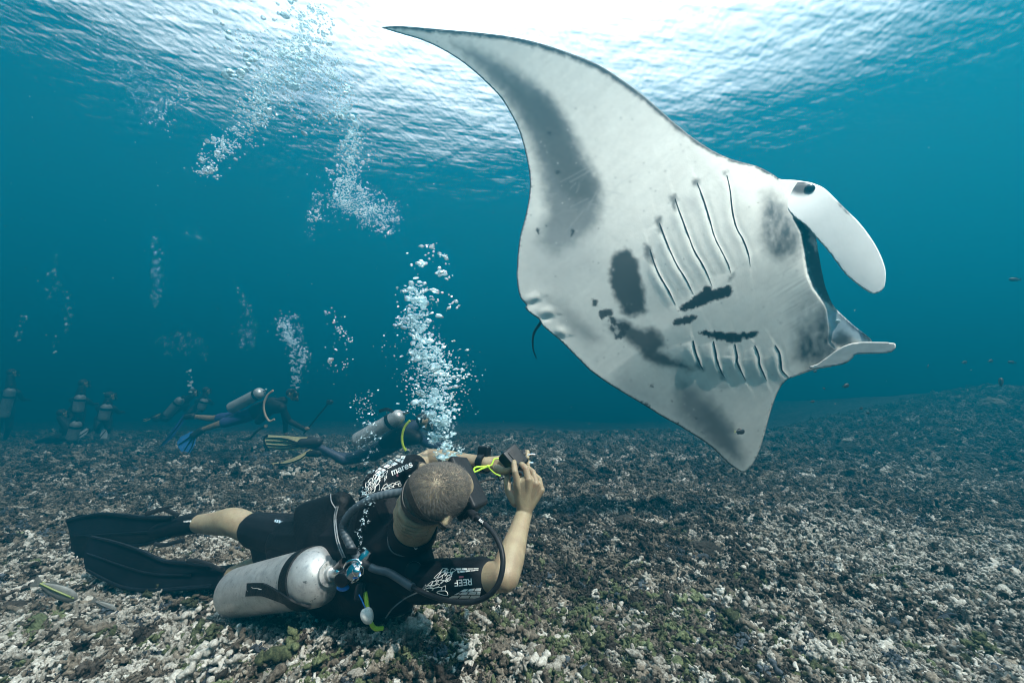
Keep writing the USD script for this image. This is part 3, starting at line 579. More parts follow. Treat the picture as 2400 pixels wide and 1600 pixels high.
# the pieces that show largest are things of their own
def screen(p):
    r = p - EYE; d = r @ FWD; return 1200 + FPX * (r @ RIGHT) / d, 800 - FPX * (r @ UP) / d, d
sx_, sy_, sd_ = screen(pos)
app = np.where((sx_ > 20) & (sx_ < 2380) & (sy_ < 1585) & (sd_ > 0.3), sz * FPX / np.maximum(sd_, .3), 0)
app = np.where(sh >= NS, 0, app)
diver_zone = (sx_ > 130) & (sx_ < 1300) & (sy_ > 1150) & (sy_ < 1470)
big = np.argsort(-np.where(diver_zone, 0, app))[:260]
rest = np.ones(len(pos), bool); rest[big] = False
protos = [(s, RM[k]) for k in kinds for s in shapes]
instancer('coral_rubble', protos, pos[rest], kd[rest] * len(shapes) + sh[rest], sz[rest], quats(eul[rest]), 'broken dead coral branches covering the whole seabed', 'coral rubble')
UsdGeom.Scope.Define(stage, '/World/Looks/pieces')
words = {'pale': 'bleached white', 'tan': 'weathered tan', 'dark': 'dark turf covered', 'green': 'green algae covered', 'slate': 'blue grey'}
zones = [('in the bottom left corner', lambda x, y: (x < 800) & (y > 1380)), ('at the bottom below the diver', lambda x, y: (x < 1300) & (y > 1440)), ('in the bottom right corner', lambda x, y: (x > 1900) & (y > 1380)), ('at the bottom right of the diver', lambda x, y: y > 1380), ('left of the black fins', lambda x, y: x < 800), ('below the tip of the manta wing', lambda x, y: x < 1900), ('on the right edge of the rubble', lambda x, y: x > -1)]
made = {}
for i in big:
    k = kinds[kd[i]]; form = 'lump' if sh[i] in (6, 7, 8, 11) else 'chip' if sh[i] == 9 else 'stick'
    zn = next(z for z, f in zones if f(sx_[i], sy_[i])); key = (kd[i], sh[i])
    x = UsdGeom.Xform.Define(stage, name_for('/World', f'coral_{form}')); pr = x.GetPrim()
    if key not in made:
        cp = f'/World/Looks/pieces/{k}_{sh[i]}'; stage.CreateClassPrim(cp)
        usdkit.mesh(stage, cp + '/fragment', shapes[sh[i]], RM[k], smooth=True); made[key] = cp
    q = quats(eul[i:i + 1])[0]
    x.AddTranslateOp().Set(Gf.Vec3d(*map(float, pos[i] + [0, 0, 0.25 * sz[i] * 0.3]))); x.AddOrientOp().Set(Gf.Quatf(*map(float, q))); x.AddScaleOp().Set(Gf.Vec3f(*[float(sz[i])] * 3))
    pr.GetReferences().AddInternalReference(made[key]); pr.SetInstanceable(True)
    tag(pr, f'{words[k]} broken coral {form} lying {zn}', 'coral piece', f'{words[k]} coral {form}s {zn}')
# ------------------------------------------------------------------ the photographing diver
def skin_mat(name, base, red):
    return usdkit.material(stage, f'/World/Looks/{name}', {
        'tc': ('texture_coordinate', {}), 'n': ('noise_texture', {'scale': 26.0, 'detail': 5, 'roughness': 0.65}), 'n2': ('noise_texture', {'scale': 320.0, 'detail': 2}), 'r': ('rgb_ramp', {'ramp': [(0.3, red), (0.7, base)]}),
        'b': ('bump', {'distance': 0.0015, 'strength': 0.5}), 'p': ('principled_bsdf', {'roughness': 0.48, 'specular_ior_level': 0.4, 'subsurface_weight': 0.12, 'subsurface_scale': 0.01})},
        [('tc.object', 'n.vector'), ('tc.object', 'n2.vector'), ('n.fac', 'r.fac'), ('r.color', 'p.base_color'), ('n2.fac', 'b.height'), ('b.normal', 'p.normal')], surface='p.BSDF')
M_SKIN = skin_mat('diver_skin', (0.31, 0.255, 0.16), (0.235, 0.17, 0.11))
M_SUIT = mat_plain('neoprene', (0.005, 0.006, 0.008), 0.62, spec=0.18, bump=0.0012, bump_scale=160, vary=0.35, vary_scale=20)
M_NYLON = mat_plain('nylon', (0.004, 0.005, 0.006), 0.55, spec=0.18, bump=0.002, bump_scale=90, vary=0.5, vary_scale=15)
M_RUBBER = mat_plain('rubber', (0.014, 0.015, 0.017), 0.45, spec=0.18, bump=0.001, bump_scale=80, vary=0.35, vary_scale=12)
M_FIN = mat_plain('fin_rubber', (0.004, 0.006, 0.009), 0.5, spec=0.18, bump=0.001, bump_scale=40, vary=0.5, vary_scale=8)
M_HOSE = mat_plain('grey_hose', (0.055, 0.075, 0.09), 0.5, vary=0.3, vary_scale=30)
M_PIPE = mat_plain('grey_piping', (0.16, 0.18, 0.19), 0.5)
M_WHITE = mat_plain('white_print', (0.78, 0.78, 0.75), 0.55, vary=0.12, vary_scale=30)
M_RED = mat_plain('red_print', (0.35, 0.10, 0.12), 0.55)
M_YEL = mat_plain('yellow_hose', (0.42, 0.55, 0.03), 0.45, vary=0.15, vary_scale=30)
M_CORD = mat_plain('lime_cord', (0.45, 0.72, 0.05), 0.6, bump=0.001, bump_scale=400)
M_CHROME = mat_plain('chrome', (0.72, 0.76, 0.78), 0.14, metallic=1.0, vary=0.1, vary_scale=40)
M_BLUE = mat_plain('blue_plastic', (0.03, 0.20, 0.62), 0.4)
M_BLACKP = mat_plain('black_plastic', (0.004, 0.004, 0.005), 0.3, spec=0.35)
M_GLASS = mat_plain('mask_glass', (0.02, 0.03, 0.035), 0.05, spec=0.8)
M_ALU = usdkit.material(stage, '/World/Looks/brushed_aluminium', {
    'tc': ('texture_coordinate', {}), 'map': ('mapping', {'scale': (3, 3, 3)}), 'n': ('noise_texture', {'scale': 9.0, 'detail': 7, 'roughness': 0.72}), 'n2': ('noise_texture', {'scale': 62.0, 'detail': 5, 'roughness': 0.75}), 'n3': ('noise_texture', {'scale': 4.0, 'detail': 3}),
    'r': ('rgb_ramp', {'ramp': [(0.3, (0.30, 0.30, 0.30)), (0.5, (0.43, 0.43, 0.42)), (0.7, (0.52, 0.52, 0.50))]}), 'sp': ('rgb_ramp', {'ramp': [(0.61, (1, 1, 1)), (0.66, (0.22, 0.23, 0.24))]}), 'ms': ('mix', {'mix_type': 'multiply', 'fac': 0.9}),
    'rr': ('map_range', {'from_min': 0.3, 'from_max': 0.7, 'to_min': 0.30, 'to_max': 0.52}), 'b': ('bump', {'distance': 0.0012, 'strength': 0.5}), 'p': ('principled_bsdf', {'metallic': 0.55, 'specular_ior_level': 0.5})},
    [('tc.object', 'map.vector'), ('map.vector', 'n.vector'), ('tc.object', 'n2.vector'), ('tc.object', 'n3.vector'), ('n.fac', 'r.fac'), ('n2.fac', 'sp.fac'), ('r.color', 'ms.color1'), ('sp.color', 'ms.color2'), ('ms.color', 'p.base_color'), ('n.fac', 'rr.value'), ('rr.result', 'p.roughness'), ('n2.fac', 'b.height'), ('b.normal', 'p.normal')], surface='p.BSDF')

J = {k: P(*v) for k, v in dict(
    l_sho=(893, 1140, 1.47), l_elb=(1008, 1076, 1.66), l_wri=(1140, 1086, 1.47), r_sho=(985, 1362, 1.34), r_elb=(1183, 1350, 1.15), r_wri=(1228, 1203, 1.36),
    neck=(958, 1265, 1.40), chest=(890, 1275, 1.50), waist=(785, 1275, 1.62), hip=(705, 1290, 1.76), l_hip=(690, 1262, 1.78), r_hip=(712, 1335, 1.74),
    l_knee=(588, 1238, 1.98), l_calf=(530, 1224, 2.05), l_ank=(450, 1226, 2.17), l_toe=(352, 1246, 2.26), r_knee=(635, 1335, 1.86), r_ank=(520, 1352, 2.02), r_toe=(420, 1352, 2.05)).items()}
photographer = thing('person', 'diver in black shorty wetsuit lying on the rubble and photographing the manta', 'person', J['hip'])
# head frame: X right, Z up in the picture, V towards the eye
HC = P(1024, 1156, 1.22); V = unit(EYE - HC); XR = unit(RIGHT - V * (RIGHT @ V)); ZU = np.cross(V, XR)
hf = lambda a: unit(a[0] * XR + a[1] * ZU + a[2] * V)
h_u = hf((0.409, 0.515, 0.75)); h_f = hf((0.80, 0.166, -0.55)); h_f = unit(h_f - h_u * (h_f @ h_u)); h_r = np.cross(h_f, h_u)
HP = lambda f, r, u: HC + f * h_f + r * h_r + u * h_u            # a point by metres forward, right, up in the head
head = []
cran = ball((0, 0, 0), (0.098, 0.079, 0.098), 4)
cv = np.array(cran.vertices)
cran = [(HP(-0.012, 0, 0.008), 0.078), (HP(0.022, 0, 0.012), 0.074), (HP(-0.020, 0, -0.012), 0.074)]
jaw = [(HP(0.045, 0, -0.065), 0.045), (HP(0.070, 0, -0.095), 0.024), (HP(0.0, 0.035, -0.07), 0.03), (HP(0.0, -0.035, -0.07), 0.03), (HP(0.05, 0, 0.01), 0.062)]
neckb = [(HP(-0.024, 0, -0.050), 0.062), (HP(-0.012, 0, -0.075), 0.060), (J['neck'], 0.066)]
nose = [(HP(0.098, 0, -0.01), 0.010), (HP(0.118, 0, -0.040), 0.014), (HP(0.09, 0, -0.045), 0.018)]
brow = [(HP(0.088, 0.035, 0.012), 0.014), (HP(0.088, -0.035, 0.012), 0.014)]
lips = [(HP(0.098, 0.018, -0.072), 0.009), (HP(0.098, -0.018, -0.072), 0.009)]
ears = [[(HP(-0.008, s * 0.076, 0.012), 0.012), (HP(-0.016, s * 0.088, 0.004), 0.011), (HP(-0.010, s * 0.083, -0.022), 0.010)] for s in (-1, 1)]
# folds of skin on the nape
folds_n = []
_na, _nb = HP(-0.024, 0, -0.050), J['neck']; _nt = unit(_nb - _na); _bk = unit(-h_f - _nt * (-h_f @ _nt)); _sd = np.cross(_nt, _bk)
for k in range(5):
    c0 = _na + _nt * (-0.004 + 0.0195 * k); arc = [c0 + (0.0605 + 0.002 * math.cos(3 * a_ + k)) * (math.cos(a_) * _bk + math.sin(a_) * _sd) + _nt * (-0.010 * (1 - math.cos(a_))) for a_ in np.linspace(-1.5, 1.5, 7)]
    folds_n += [[(arc[i], 0.0088 + 0.0022 * math.cos(np.linspace(-1.5, 1.5, 7)[i])), (arc[i + 1], 0.0088 + 0.0022 * math.cos(np.linspace(-1.5, 1.5, 7)[i + 1]))] for i in range(6)]
# right hand, seen from the back, fingers closing on the camera
def Q(x, y, d): return P(x, y, d)
hand_r = []
w_ = J['r_wri']
mcp = {'i': Q(1214, 1135, 1.345), 'm': Q(1239, 1123, 1.340), 'r': Q(1256, 1133, 1.345), 'p': Q(1269, 1148, 1.36)}
pip = {'i': Q(1207, 1105, 1.345), 'm': Q(1232, 1097, 1.352), 'r': Q(1249, 1106, 1.362), 'p': Q(1264, 1123, 1.375)}
dip = {'i': Q(1205, 1089, 1.365), 'm': Q(1224, 1089, 1.380), 'r': Q(1238, 1097, 1.392), 'p': Q(1252, 1111, 1.398)}
tip = {'i': Q(1205, 1082, 1.382), 'm': Q(1218, 1088, 1.398), 'r': Q(1230, 1098, 1.408), 'p': Q(1243, 1111, 1.414)}
rad = {'i': 0.0098, 'm': 0.0100, 'r': 0.0094, 'p': 0.0084}
for k in 'imrp':
    hand_r += [[(mcp[k], rad[k] * 1.12), (pip[k], rad[k])], [(pip[k], rad[k]), (dip[k], rad[k] * 0.92)], [(dip[k], rad[k] * 0.92), (tip[k], rad[k] * 0.78)], [(w_ * 0.75 + mcp[k] * 0.25, 0.017), (mcp[k], rad[k] * 1.2)]]
palm = [(mcp['i'] + V * -0.008, 0.015), (mcp['m'] + V * -0.008, 0.015), (mcp['r'] + V * -0.010, 0.014), (mcp['p'] + V * -0.010, 0.013), (w_ + (mcp['m'] - w_) * 0.12, 0.024), (w_ + (mcp['i'] - w_) * 0.1, 0.02)]
thumb = [Q(1208, 1175, 1.37), Q(1192, 1150, 1.385), Q(1188, 1125, 1.40), Q(1192, 1110, 1.41)]
hand_r += [palm] + [[(thumb[i], r0), (thumb[i + 1], r1)] for i, (r0, r1) in enumerate(((0.017, 0.0125), (0.0125, 0.011), (0.011, 0.009)))]
# left hand, palm towards the eye behind the camera
wl = J['l_wri']; hand_l = []
mcpl = {'i': Q(1196, 1072, 1.455), 'm': Q(1200, 1083, 1.45), 'r': Q(1198, 1096, 1.445), 'p': Q(1192, 1107, 1.44)}
pipl = {'i': Q(1220, 1060, 1.455), 'm': Q(1226, 1078, 1.45), 'r': Q(1222, 1096, 1.445), 'p': Q(1212, 1110, 1.44)}
dipl = {'i': Q(1236, 1060, 1.435), 'm': Q(1238, 1082, 1.43), 'r': Q(1232, 1100, 1.425), 'p': Q(1220, 1114, 1.425)}
tipl = {'i': Q(1236, 1072, 1.42), 'm': Q(1237, 1090, 1.415), 'r': Q(1231, 1107, 1.412), 'p': Q(1219, 1118, 1.41)}
for k in 'imrp':
    r = rad[k] * 0.95
    hand_l += [[(mcpl[k], r * 1.12), (pipl[k], r)], [(pipl[k], r), (dipl[k], r * 0.92)], [(dipl[k], r * 0.92), (tipl[k], r * 0.8)]]
hand_l += [[(mcpl[k], 0.0135) for k in 'imrp'] + [(wl + (mcpl['m'] - wl) * 0.2, 0.022), (wl + (mcpl['r'] - wl) * 0.3, 0.020)]]
tl_ = [Q(1165, 1098, 1.43), Q(1180, 1104, 1.41), Q(1192, 1102, 1.395), Q(1200, 1096, 1.39)]
hand_l += [[(tl_[i], r0), (tl_[i + 1], r1)] for i, (r0, r1) in enumerate(((0.015, 0.012), (0.012, 0.010), (0.010, 0.009)))]

def limb(a, b, ra, rb, bulge=0.0, at=0.35):
    t = np.linspace(0, 1, 9); r = (ra + (rb - ra) * t) * (1 + bulge * np.exp(-((t - at) / 0.28) ** 2))
    return [[(a + (b - a) * t[i], r[i]), (a + (b - a) * t[i + 1], r[i + 1])] for i in range(8)]
def chain(pts, radii, n=16):
    c = curve(np.array(pts), n); r = np.interp(np.linspace(0, 1, n), np.linspace(0, 1, len(radii)), radii); r = np.convolve(np.pad(r, 2, mode='edge'), np.ones(5) / 5, 'valid')
    return [[(c[i], r[i]), (c[i + 1], r[i + 1])] for i in range(n - 1)]
body_bones = [cran, jaw, neckb, nose, brow, lips] + ears + folds_n
body_bones += limb(J['l_sho'], J['l_elb'], 0.050, 0.038, 0.08) + limb(J['l_elb'], J['l_wri'], 0.037, 0.0250, 0.17, 0.26) + limb(J['r_sho'], J['r_elb'], 0.050, 0.038, 0.06) + limb(J['r_elb'], J['r_wri'], 0.0365, 0.0255, 0.17, 0.26)
body_bones += [[(J['neck'], 0.066), (J['chest'], 0.10)], [(J['l_sho'], 0.055), (J['chest'], 0.10), (J['r_sho'], 0.055)], [(J['chest'], 0.11), (J['waist'], 0.11)], [(J['waist'], 0.11), (J['hip'], 0.12)]]
for s in 'lr':
    body_bones += [[(J['hip'], 0.10), (J[s + '_hip'], 0.085)]] + limb(J[s + '_hip'], J[s + '_knee'], 0.085, 0.058, 0.0)
body_bones += chain([mix(J['l_hip'], J['l_knee'], .7), J['l_knee'] - ZU * .002, P(546, 1222, 2.03), P(500, 1226, 2.10), J['l_ank']], [0.066, 0.058, 0.0675, 0.052, 0.038]) + [[(J['l_ank'], 0.036), (J['l_toe'], 0.03)]] + limb(J['r_knee'], J['r_ank'], 0.056, 0.036, 0.25, 0.35) + [[(J['r_ank'], 0.036), (J['r_toe'], 0.03)]]
body_core = manifold3d.Manifold.batch_boolean([hull(b, 44) for b in body_bones + hand_r + hand_l + [[(w_, 0.0265), (w_ + (mcp['m'] - w_) * 0.2, 0.024)], [(wl, 0.0255), (wl + (mcpl['m'] - wl) * 0.3, 0.021)]]], manifold3d.OpType.Add).refine_to_length(0.0046)
g_ = body_core.to_mesh(); body = trimesh.Trimesh(g_.vert_properties[:, :3], g_.tri_verts, process=True); trimesh.smoothing.filter_taubin(body, lamb=0.5, nu=0.52, iterations=7); unspike(body)
_v, _nn = np.array(body.vertices), np.array(body.vertex_normals); _tt = (_v - _na) @ _nt; _q = _v - _na - _tt[:, None] * _nt; _ql = np.linalg.norm(_q, axis=1); _ca = (_q @ _bk) / np.maximum(_ql, 1e-6); _sa = (_q @ _sd)
_w = sstep(-0.025, 0.0, _tt) * (1 - sstep(0.075, 0.095, _tt)) * sstep(-0.1, 0.5, _ca) * (_ql < 0.09)
_ph = (_tt + 0.10 * _sa + 0.004 * np.sin(_sa * 60)) / 0.021; body.vertices = _v + _nn * (_w * 0.0027 * (1 - 2 * np.abs(np.sin(np.pi * _ph)) ** 0.35 * -1 - 2))[:, None]
obj('body', body, M_SKIN, photographer, smooth=True)

# hair: cropped grey strands combed out from the whorl
whorl = unit(0.80 * h_u - 0.52 * h_f + 0.05 * h_r)
rh = np.random.default_rng(4); dirs = rh.normal(size=(42000, 3)); dirs /= np.linalg.norm(dirs, axis=1, keepdims=True)
f_, r_, u_ = dirs @ h_f, dirs @ h_r, dirs @ h_u
keep = (u_ > -0.22 + 0.35 * np.clip(f_, -1, 1) - 0.28 * np.clip(-f_, 0, 1) * 0) & ~((f_ > 0.55) & (u_ < 0.62))
dirs = dirs[keep]
kd_body = cKDTree(body.vertices); bn = np.array(body.vertex_normals)
def on_skin(c, d, far=0.14):
    """March in from outside along each direction until near the body surface."""
    s = np.full(len(d), far)
    for _ in range(26):
        p = c + d * s[:, None]; dist, i = kd_body.query(p); sign = np.einsum('ij,ij->i', p - body.vertices[i], bn[i]); s = s - np.clip(sign, -0.02, 0.02) * 0.8
    return c + d * s[:, None]
roots = on_skin(HC, dirs); ok_ = (np.linalg.norm(roots - HC, axis=1) < 0.125) & (kd_body.query(roots)[0] < 0.008); roots, dirs = roots[ok_], dirs[ok_]
tang = dirs - whorl * (dirs @ whorl)[:, None]; tang = tang - dirs * np.einsum('ij,ij->i', tang, dirs)[:, None]
swirl = np.cross(whorl, dirs); tang = tang / np.maximum(np.linalg.norm(tang, axis=1, keepdims=True), 1e-6) + 0.35 * swirl + 0.42 * rh.normal(size=tang.shape)
L = rh.uniform(0.005, 0.009, len(dirs))[:, None] * np.clip((dirs @ h_u)[:, None] * 0.5 + 0.75, 0.5, 1)
pts = np.stack([roots - dirs * 0.001, roots + dirs * 0.0016 + tang * L * 0.45, roots + dirs * 0.0014 + tang * L], 1)
o_ = origin(photographer); lot = rh.integers(0, 3, len(pts))
for k_, c_h in enumerate(((0.088, 0.077, 0.066), (0.11, 0.097, 0.084), (0.14, 0.127, 0.112))):
    mh = mat_plain(('dark_hair', 'brown_hair', 'grey_hair')[k_], c_h, 0.5); q_ = pts[lot == k_]
    hair = UsdGeom.BasisCurves.Define(stage, name_for(ppath(photographer), 'hair'))
    hair.CreatePointsAttr(Vt.Vec3fArray.FromNumpy((q_.reshape(-1, 3) - o_).astype(np.float32))); hair.CreateCurveVertexCountsAttr(Vt.IntArray([3] * len(q_))); hair.CreateTypeAttr('linear')
    hair.CreateWidthsAttr(Vt.FloatArray.FromNumpy(np.tile([0.0006, 0.0005, 0.0002], len(q_)).astype(np.float32))); hair.SetWidthsInterpolation('vertex')
    UsdShade.MaterialBindingAPI.Apply(hair.GetPrim()).Bind(mh)

# shorty wetsuit: torso, sleeves, shorts
LS = J['l_sho'] + (J['l_elb'] - J['l_sho']) * 0.62; RS = J['r_sho'] + (J['r_elb'] - J['r_sho']) * 0.76
suit_bones = [[(J['l_sho'], 0.062), (J['chest'], 0.112), (J['r_sho'], 0.062)], [(J['chest'], 0.122), (J['waist'], 0.120)], [(J['waist'], 0.120), (J['hip'], 0.128)], [(J['neck'] * 0.7 + HP(-0.01, 0, -0.08) * 0.3, 0.070), (J['chest'], 0.10)],
              [(J['l_sho'], 0.064), (LS, 0.0545)], [(J['r_sho'], 0.064), (RS, 0.0535)], [(J['l_sho'], 0.06), (J['neck'], 0.066)], [(J['r_sho'], 0.06), (J['neck'], 0.066)]]
for s in 'lr':
    kk = J[s + '_hip'] + (J[s + '_knee'] - J[s + '_hip']) * 0.86
    suit_bones += [[(J['hip'], 0.115), (J[s + '_hip'], 0.098)], [(J[s + '_hip'], 0.098), (kk, 0.078)]]
suit_bones += [[(P(625, 1255, 1.93), 0.072), (P(640, 1310, 1.86), 0.075), (J['hip'], 0.1)]]
suit = skin(suit_bones, 0.012, 6)
# open ends: cut the suit flat at the hems
def cut(mesh, point, normal):
    m = manifold3d.Manifold(manifold3d.Mesh(np.asarray(mesh.vertices, np.float32), np.asarray(mesh.faces, np.uint32)))
    m = m.trim_by_plane([float(x) for x in unit(normal)], float(np.dot(point, unit(normal)))); g = m.to_mesh(); return trimesh.Trimesh(g.vert_properties[:, :3], g.tri_verts)
wets = obj('wetsuit', suit, M_SUIT, photographer, smooth=True)


def raycast(meshes, px_, py_, default=None):
    """Forward distance at which the sight lines through picture positions meet the meshes."""
    px_, py_ = np.atleast_1d(np.asarray(px_, float)), np.atleast_1d(np.asarray(py_, float)); out = np.full(len(px_), np.inf)
    D = P(px_, py_, np.ones(len(px_))) - EYE
    for m in meshes if isinstance(meshes, (list, tuple)) else [meshes]:
        v, f = np.asarray(m.vertices), np.asarray(m.faces); r = v - EYE; dd = np.maximum(r @ FWD, 1e-3); sx = 1200 + FPX * (r @ RIGHT) / dd; sy = 800 - FPX * (r @ UP) / dd
        tx, ty = sx[f], sy[f]; ok = (tx.max(1) >= px_.min() - 1) & (tx.min(1) <= px_.max() + 1) & (ty.max(1) >= py_.min() - 1) & (ty.min(1) <= py_.max() + 1); f = f[ok]
        if not len(f): continue
        A, B, C = v[f[:, 0]] - EYE, v[f[:, 1]] - EYE, v[f[:, 2]] - EYE; e1, e2 = B - A, C - A
        for i in range(0, len(D), 256):
            d = D[i:i + 256, None, :]; h = np.cross(d, e2[None]); det = np.einsum('fk,nfk->nf', e1, h)
            with np.errstate(all='ignore'):
                inv = 1 / det; sv = -A; u = np.einsum('fk,nfk->nf', sv, h) * inv; q = np.cross(sv, e1); w = np.einsum('nk,fk->nf', d[:, 0], q) * inv; t = np.einsum('fk,fk->f', e2, q)[None] * inv
            t = np.where((u >= -1e-6) & (w >= -1e-6) & (u + w <= 1 + 1e-6) & (t > 0.05) & (np.abs(det) > 1e-14), t, np.inf); out[i:i + 256] = np.minimum(out[i:i + 256], t.min(1))
    bad = ~np.isfinite(out)
    if bad.any():
        if (~bad).any():
            k = cKDTree(np.column_stack([px_, py_])[~bad]); out[bad] = out[~bad][k.query(np.column_stack([px_, py_])[bad])[1]]
        else: out[:] = default if default is not None else 1.4
    return out
def lay(meshes, uv, lift):
    uv = np.asarray(uv, float); d = raycast(meshes, uv[:, 0], uv[:, 1]); p = P(uv[:, 0], uv[:, 1], d); return p + (lift / np.linalg.norm(EYE - p, axis=1))[:, None] * (EYE - p)
def patch_on(meshes, poly, lift=0.0022, step=2.5):
    pg = Polygon(poly).buffer(0); out = []
    for g in getattr(pg, 'geoms', [pg]):
        if g.area < 3: continue
        m, uv, bk, s = slab(np.array(g.exterior.coords)[:-1], step, lambda q: lay(meshes, q, lift), lambda q, e: np.tile(-V * 0.0025, (len(q), 1))); out.append(m)
    return out
def line_on(meshes, pts, r=0.0010, lift=0.0012, n=6, sides=5):
    c = curve(np.array(pts, float), n * max(2, len(pts))); return tube(lay(meshes, c, lift), r, sides)
def text_on(meshes, word, x, y, size, ang=0.0, lift=0.0022, bold=True, shear=0.0, sx=1.0):
    """Lettering whose capitals are about size pixels tall, starting at picture position (x, y), turned by ang (anticlockwise)."""
    m = meshkit.text_mesh(word, 1.0, 0.10, bold); v = np.array(m.vertices); ca, sa = math.cos(ang), math.sin(ang); vx, vy = (v[:, 0] + shear * v[:, 1]) * size * sx, v[:, 1] * size
    uv = np.column_stack([x + vx * ca - vy * sa, y - (vx * sa + vy * ca)]); p = lay(meshes, uv, lift); p = p + V * ((v[:, 2] / 0.10) * 0.0010)[:, None]
    return trimesh.Trimesh(p, m.faces, process=False)
def emboss(parts, mat, name, parent, label=None):
    parts = [q for q in parts if q is not None]
    return obj(name, cat(parts), mat, parent, smooth=False, label=label) if parts else None
D3 = lambda pts: px(pts, 800, 1000, 3.484)
D1 = lambda pts: px(pts, 100, 1000, 3.137)
D2 = lambda pts: px(pts, 500, 1150, 4.48)
rl = np.random.default_rng(8)
def quad_grid(a, b, c, d, na, nb, off=0.5, jit=0.0):
    """Bricks of a quadrilateral a-b (along) to d-c."""
    a, b, c, d = map(np.array, (a, b, c, d)); at = lambda s, t: (a * (1 - s) + b * s) * (1 - t) + (d * (1 - s) + c * s) * t; out = []
    for j in range(nb):
        o = off / na * (j % 2)
        for i in range(-1, na):
            s0, s1 = max(0, i / na + o), min(1, (i + 1) / na + o)
            if s1 - s0 < 0.04: continue
            out.append(np.array([at(s0, j / nb), at(s1, j / nb), at(s1, (j + 1) / nb), at(s0, (j + 1) / nb)]) + rl.normal(0, jit, (4, 2)))
    return out
def tiles(mesh, quads, gap=1.0):
    out = []
    for q in quads:
        g = Polygon(q).buffer(0).buffer(-gap)
        for h in getattr(g, 'geoms', [g]):
            if h.area > 4: out += patch_on(mesh, np.array(h.exterior.coords)[:-1])
    return out
def outlines(mesh, quads, r=0.0009, skip=0.15):
    out = []
    for q in quads:
        if rl.random() < skip: continue
        q = np.asarray(q); c = q.mean(0); k = c + (q - c) * 0.90
        out.append(line_on(mesh, [k[0], k[1], k[2], k[3], k[0]] if rl.random() < 0.6 else [k[3], k[0], k[1], k[2]], r, n=4, sides=4))
    return out
S_ = [suit]
# left sleeve
pr_ = tiles(S_, quad_grid(*D3([(455, 225), (530, 235), (500, 300), (410, 265)]), 2, 2), 0.9) + tiles(S_, quad_grid(*D3([(400, 262), (470, 300), (380, 345), (318, 318)]), 2, 2), 0.9) + tiles(S_, quad_grid(*D3([(312, 322), (372, 350), (318, 392), (268, 366)]), 2, 2), 0.9) + tiles(S_, quad_grid(*D3([(535, 400), (628, 362), (632, 420), (552, 455)]), 3, 2), 0.9)
emboss(pr_, M_WHITE, 'sleeve_panels', photographer, 'white tiled panels on the left sleeve')
ln_ = outlines(S_, quad_grid(*D3([(195, 470), (300, 360), (360, 400), (205, 560)]), 4, 3, jit=1.2)) + outlines(S_, quad_grid(*D3([(285, 400), (385, 350), (350, 500), (220, 545)]), 3, 3, jit=1.5)) + outlines(S_, quad_grid(*D3([(340, 480), (470, 445), (485, 475), (330, 520)]), 4, 2, jit=1.2))
emboss(ln_, M_WHITE, 'sleeve_linework', photographer)
emboss([text_on(S_, 'mares', *D3([(412, 398)])[0], 13.5, 0.42, shear=0.15)], M_WHITE, 'sleeve_lettering', photographer)
emboss(patch_on(S_, D3([(446, 392), (462, 380), (466, 404), (455, 408)])), M_RED, 'sleeve_mark', photographer)
# right sleeve
pr_ = tiles(S_, quad_grid(*D3([(930, 1150), (1125, 1148), (1120, 1172), (950, 1195)]), 4, 2), 0.7) + tiles(S_, quad_grid(*D3([(1000, 1322), (1146, 1310), (1130, 1402), (860, 1400)]), 3, 3), 0.8)
emboss(pr_, M_WHITE, 'sleeve_panels', photographer, 'white tiled panels on the right sleeve')
ln_ = outlines(S_, quad_grid(*D3([(830, 1150), (930, 1160), (880, 1260), (700, 1300)]), 4, 4, jit=1.5)) + outlines(S_, quad_grid(*D3([(680, 1310), (850, 1260), (860, 1380), (620, 1350)]), 3, 3, jit=1.8))
emboss(ln_, M_WHITE, 'sleeve_linework', photographer)
emboss([text_on(S_, 'REEF', *D3([(1068, 1236)])[0], 14.5, math.pi + 0.10, shear=0.0, sx=0.9)], M_WHITE, 'sleeve_lettering', photographer)
emboss(patch_on(S_, D3([(960, 1216), (998, 1214), (998, 1230), (960, 1232)])), M_RED, 'sleeve_mark', photographer)
emboss([text_on(S_, 'REEF', *D1([(1765, 692)])[0], 6, math.pi - 0.25)], mat_plain('pale_blue_print', (0.45, 0.62, 0.72), 0.5), 'shorts_lettering', photographer)
# collar
col_c = J['neck'] * 0.55 + HP(-0.012, 0, -0.075) * 0.45; ct = unit(HP(-0.012, 0, -0.075) - J['neck'])
collar = lathe([(-0.035, 0.078), (-0.02, 0.076), (0.0, 0.072), (0.012, 0.070), (0.014, 0.066), (-0.03, 0.066)], col_c, col_c + ct, 36)
obj('collar', collar, M_SUIT, photographer, smooth=40)
emboss([text_on([collar, suit], 'mares', *D3([(528, 915)])[0], 8.5, -0.83, lift=0.003)], M_WHITE, 'collar_lettering', photographer)

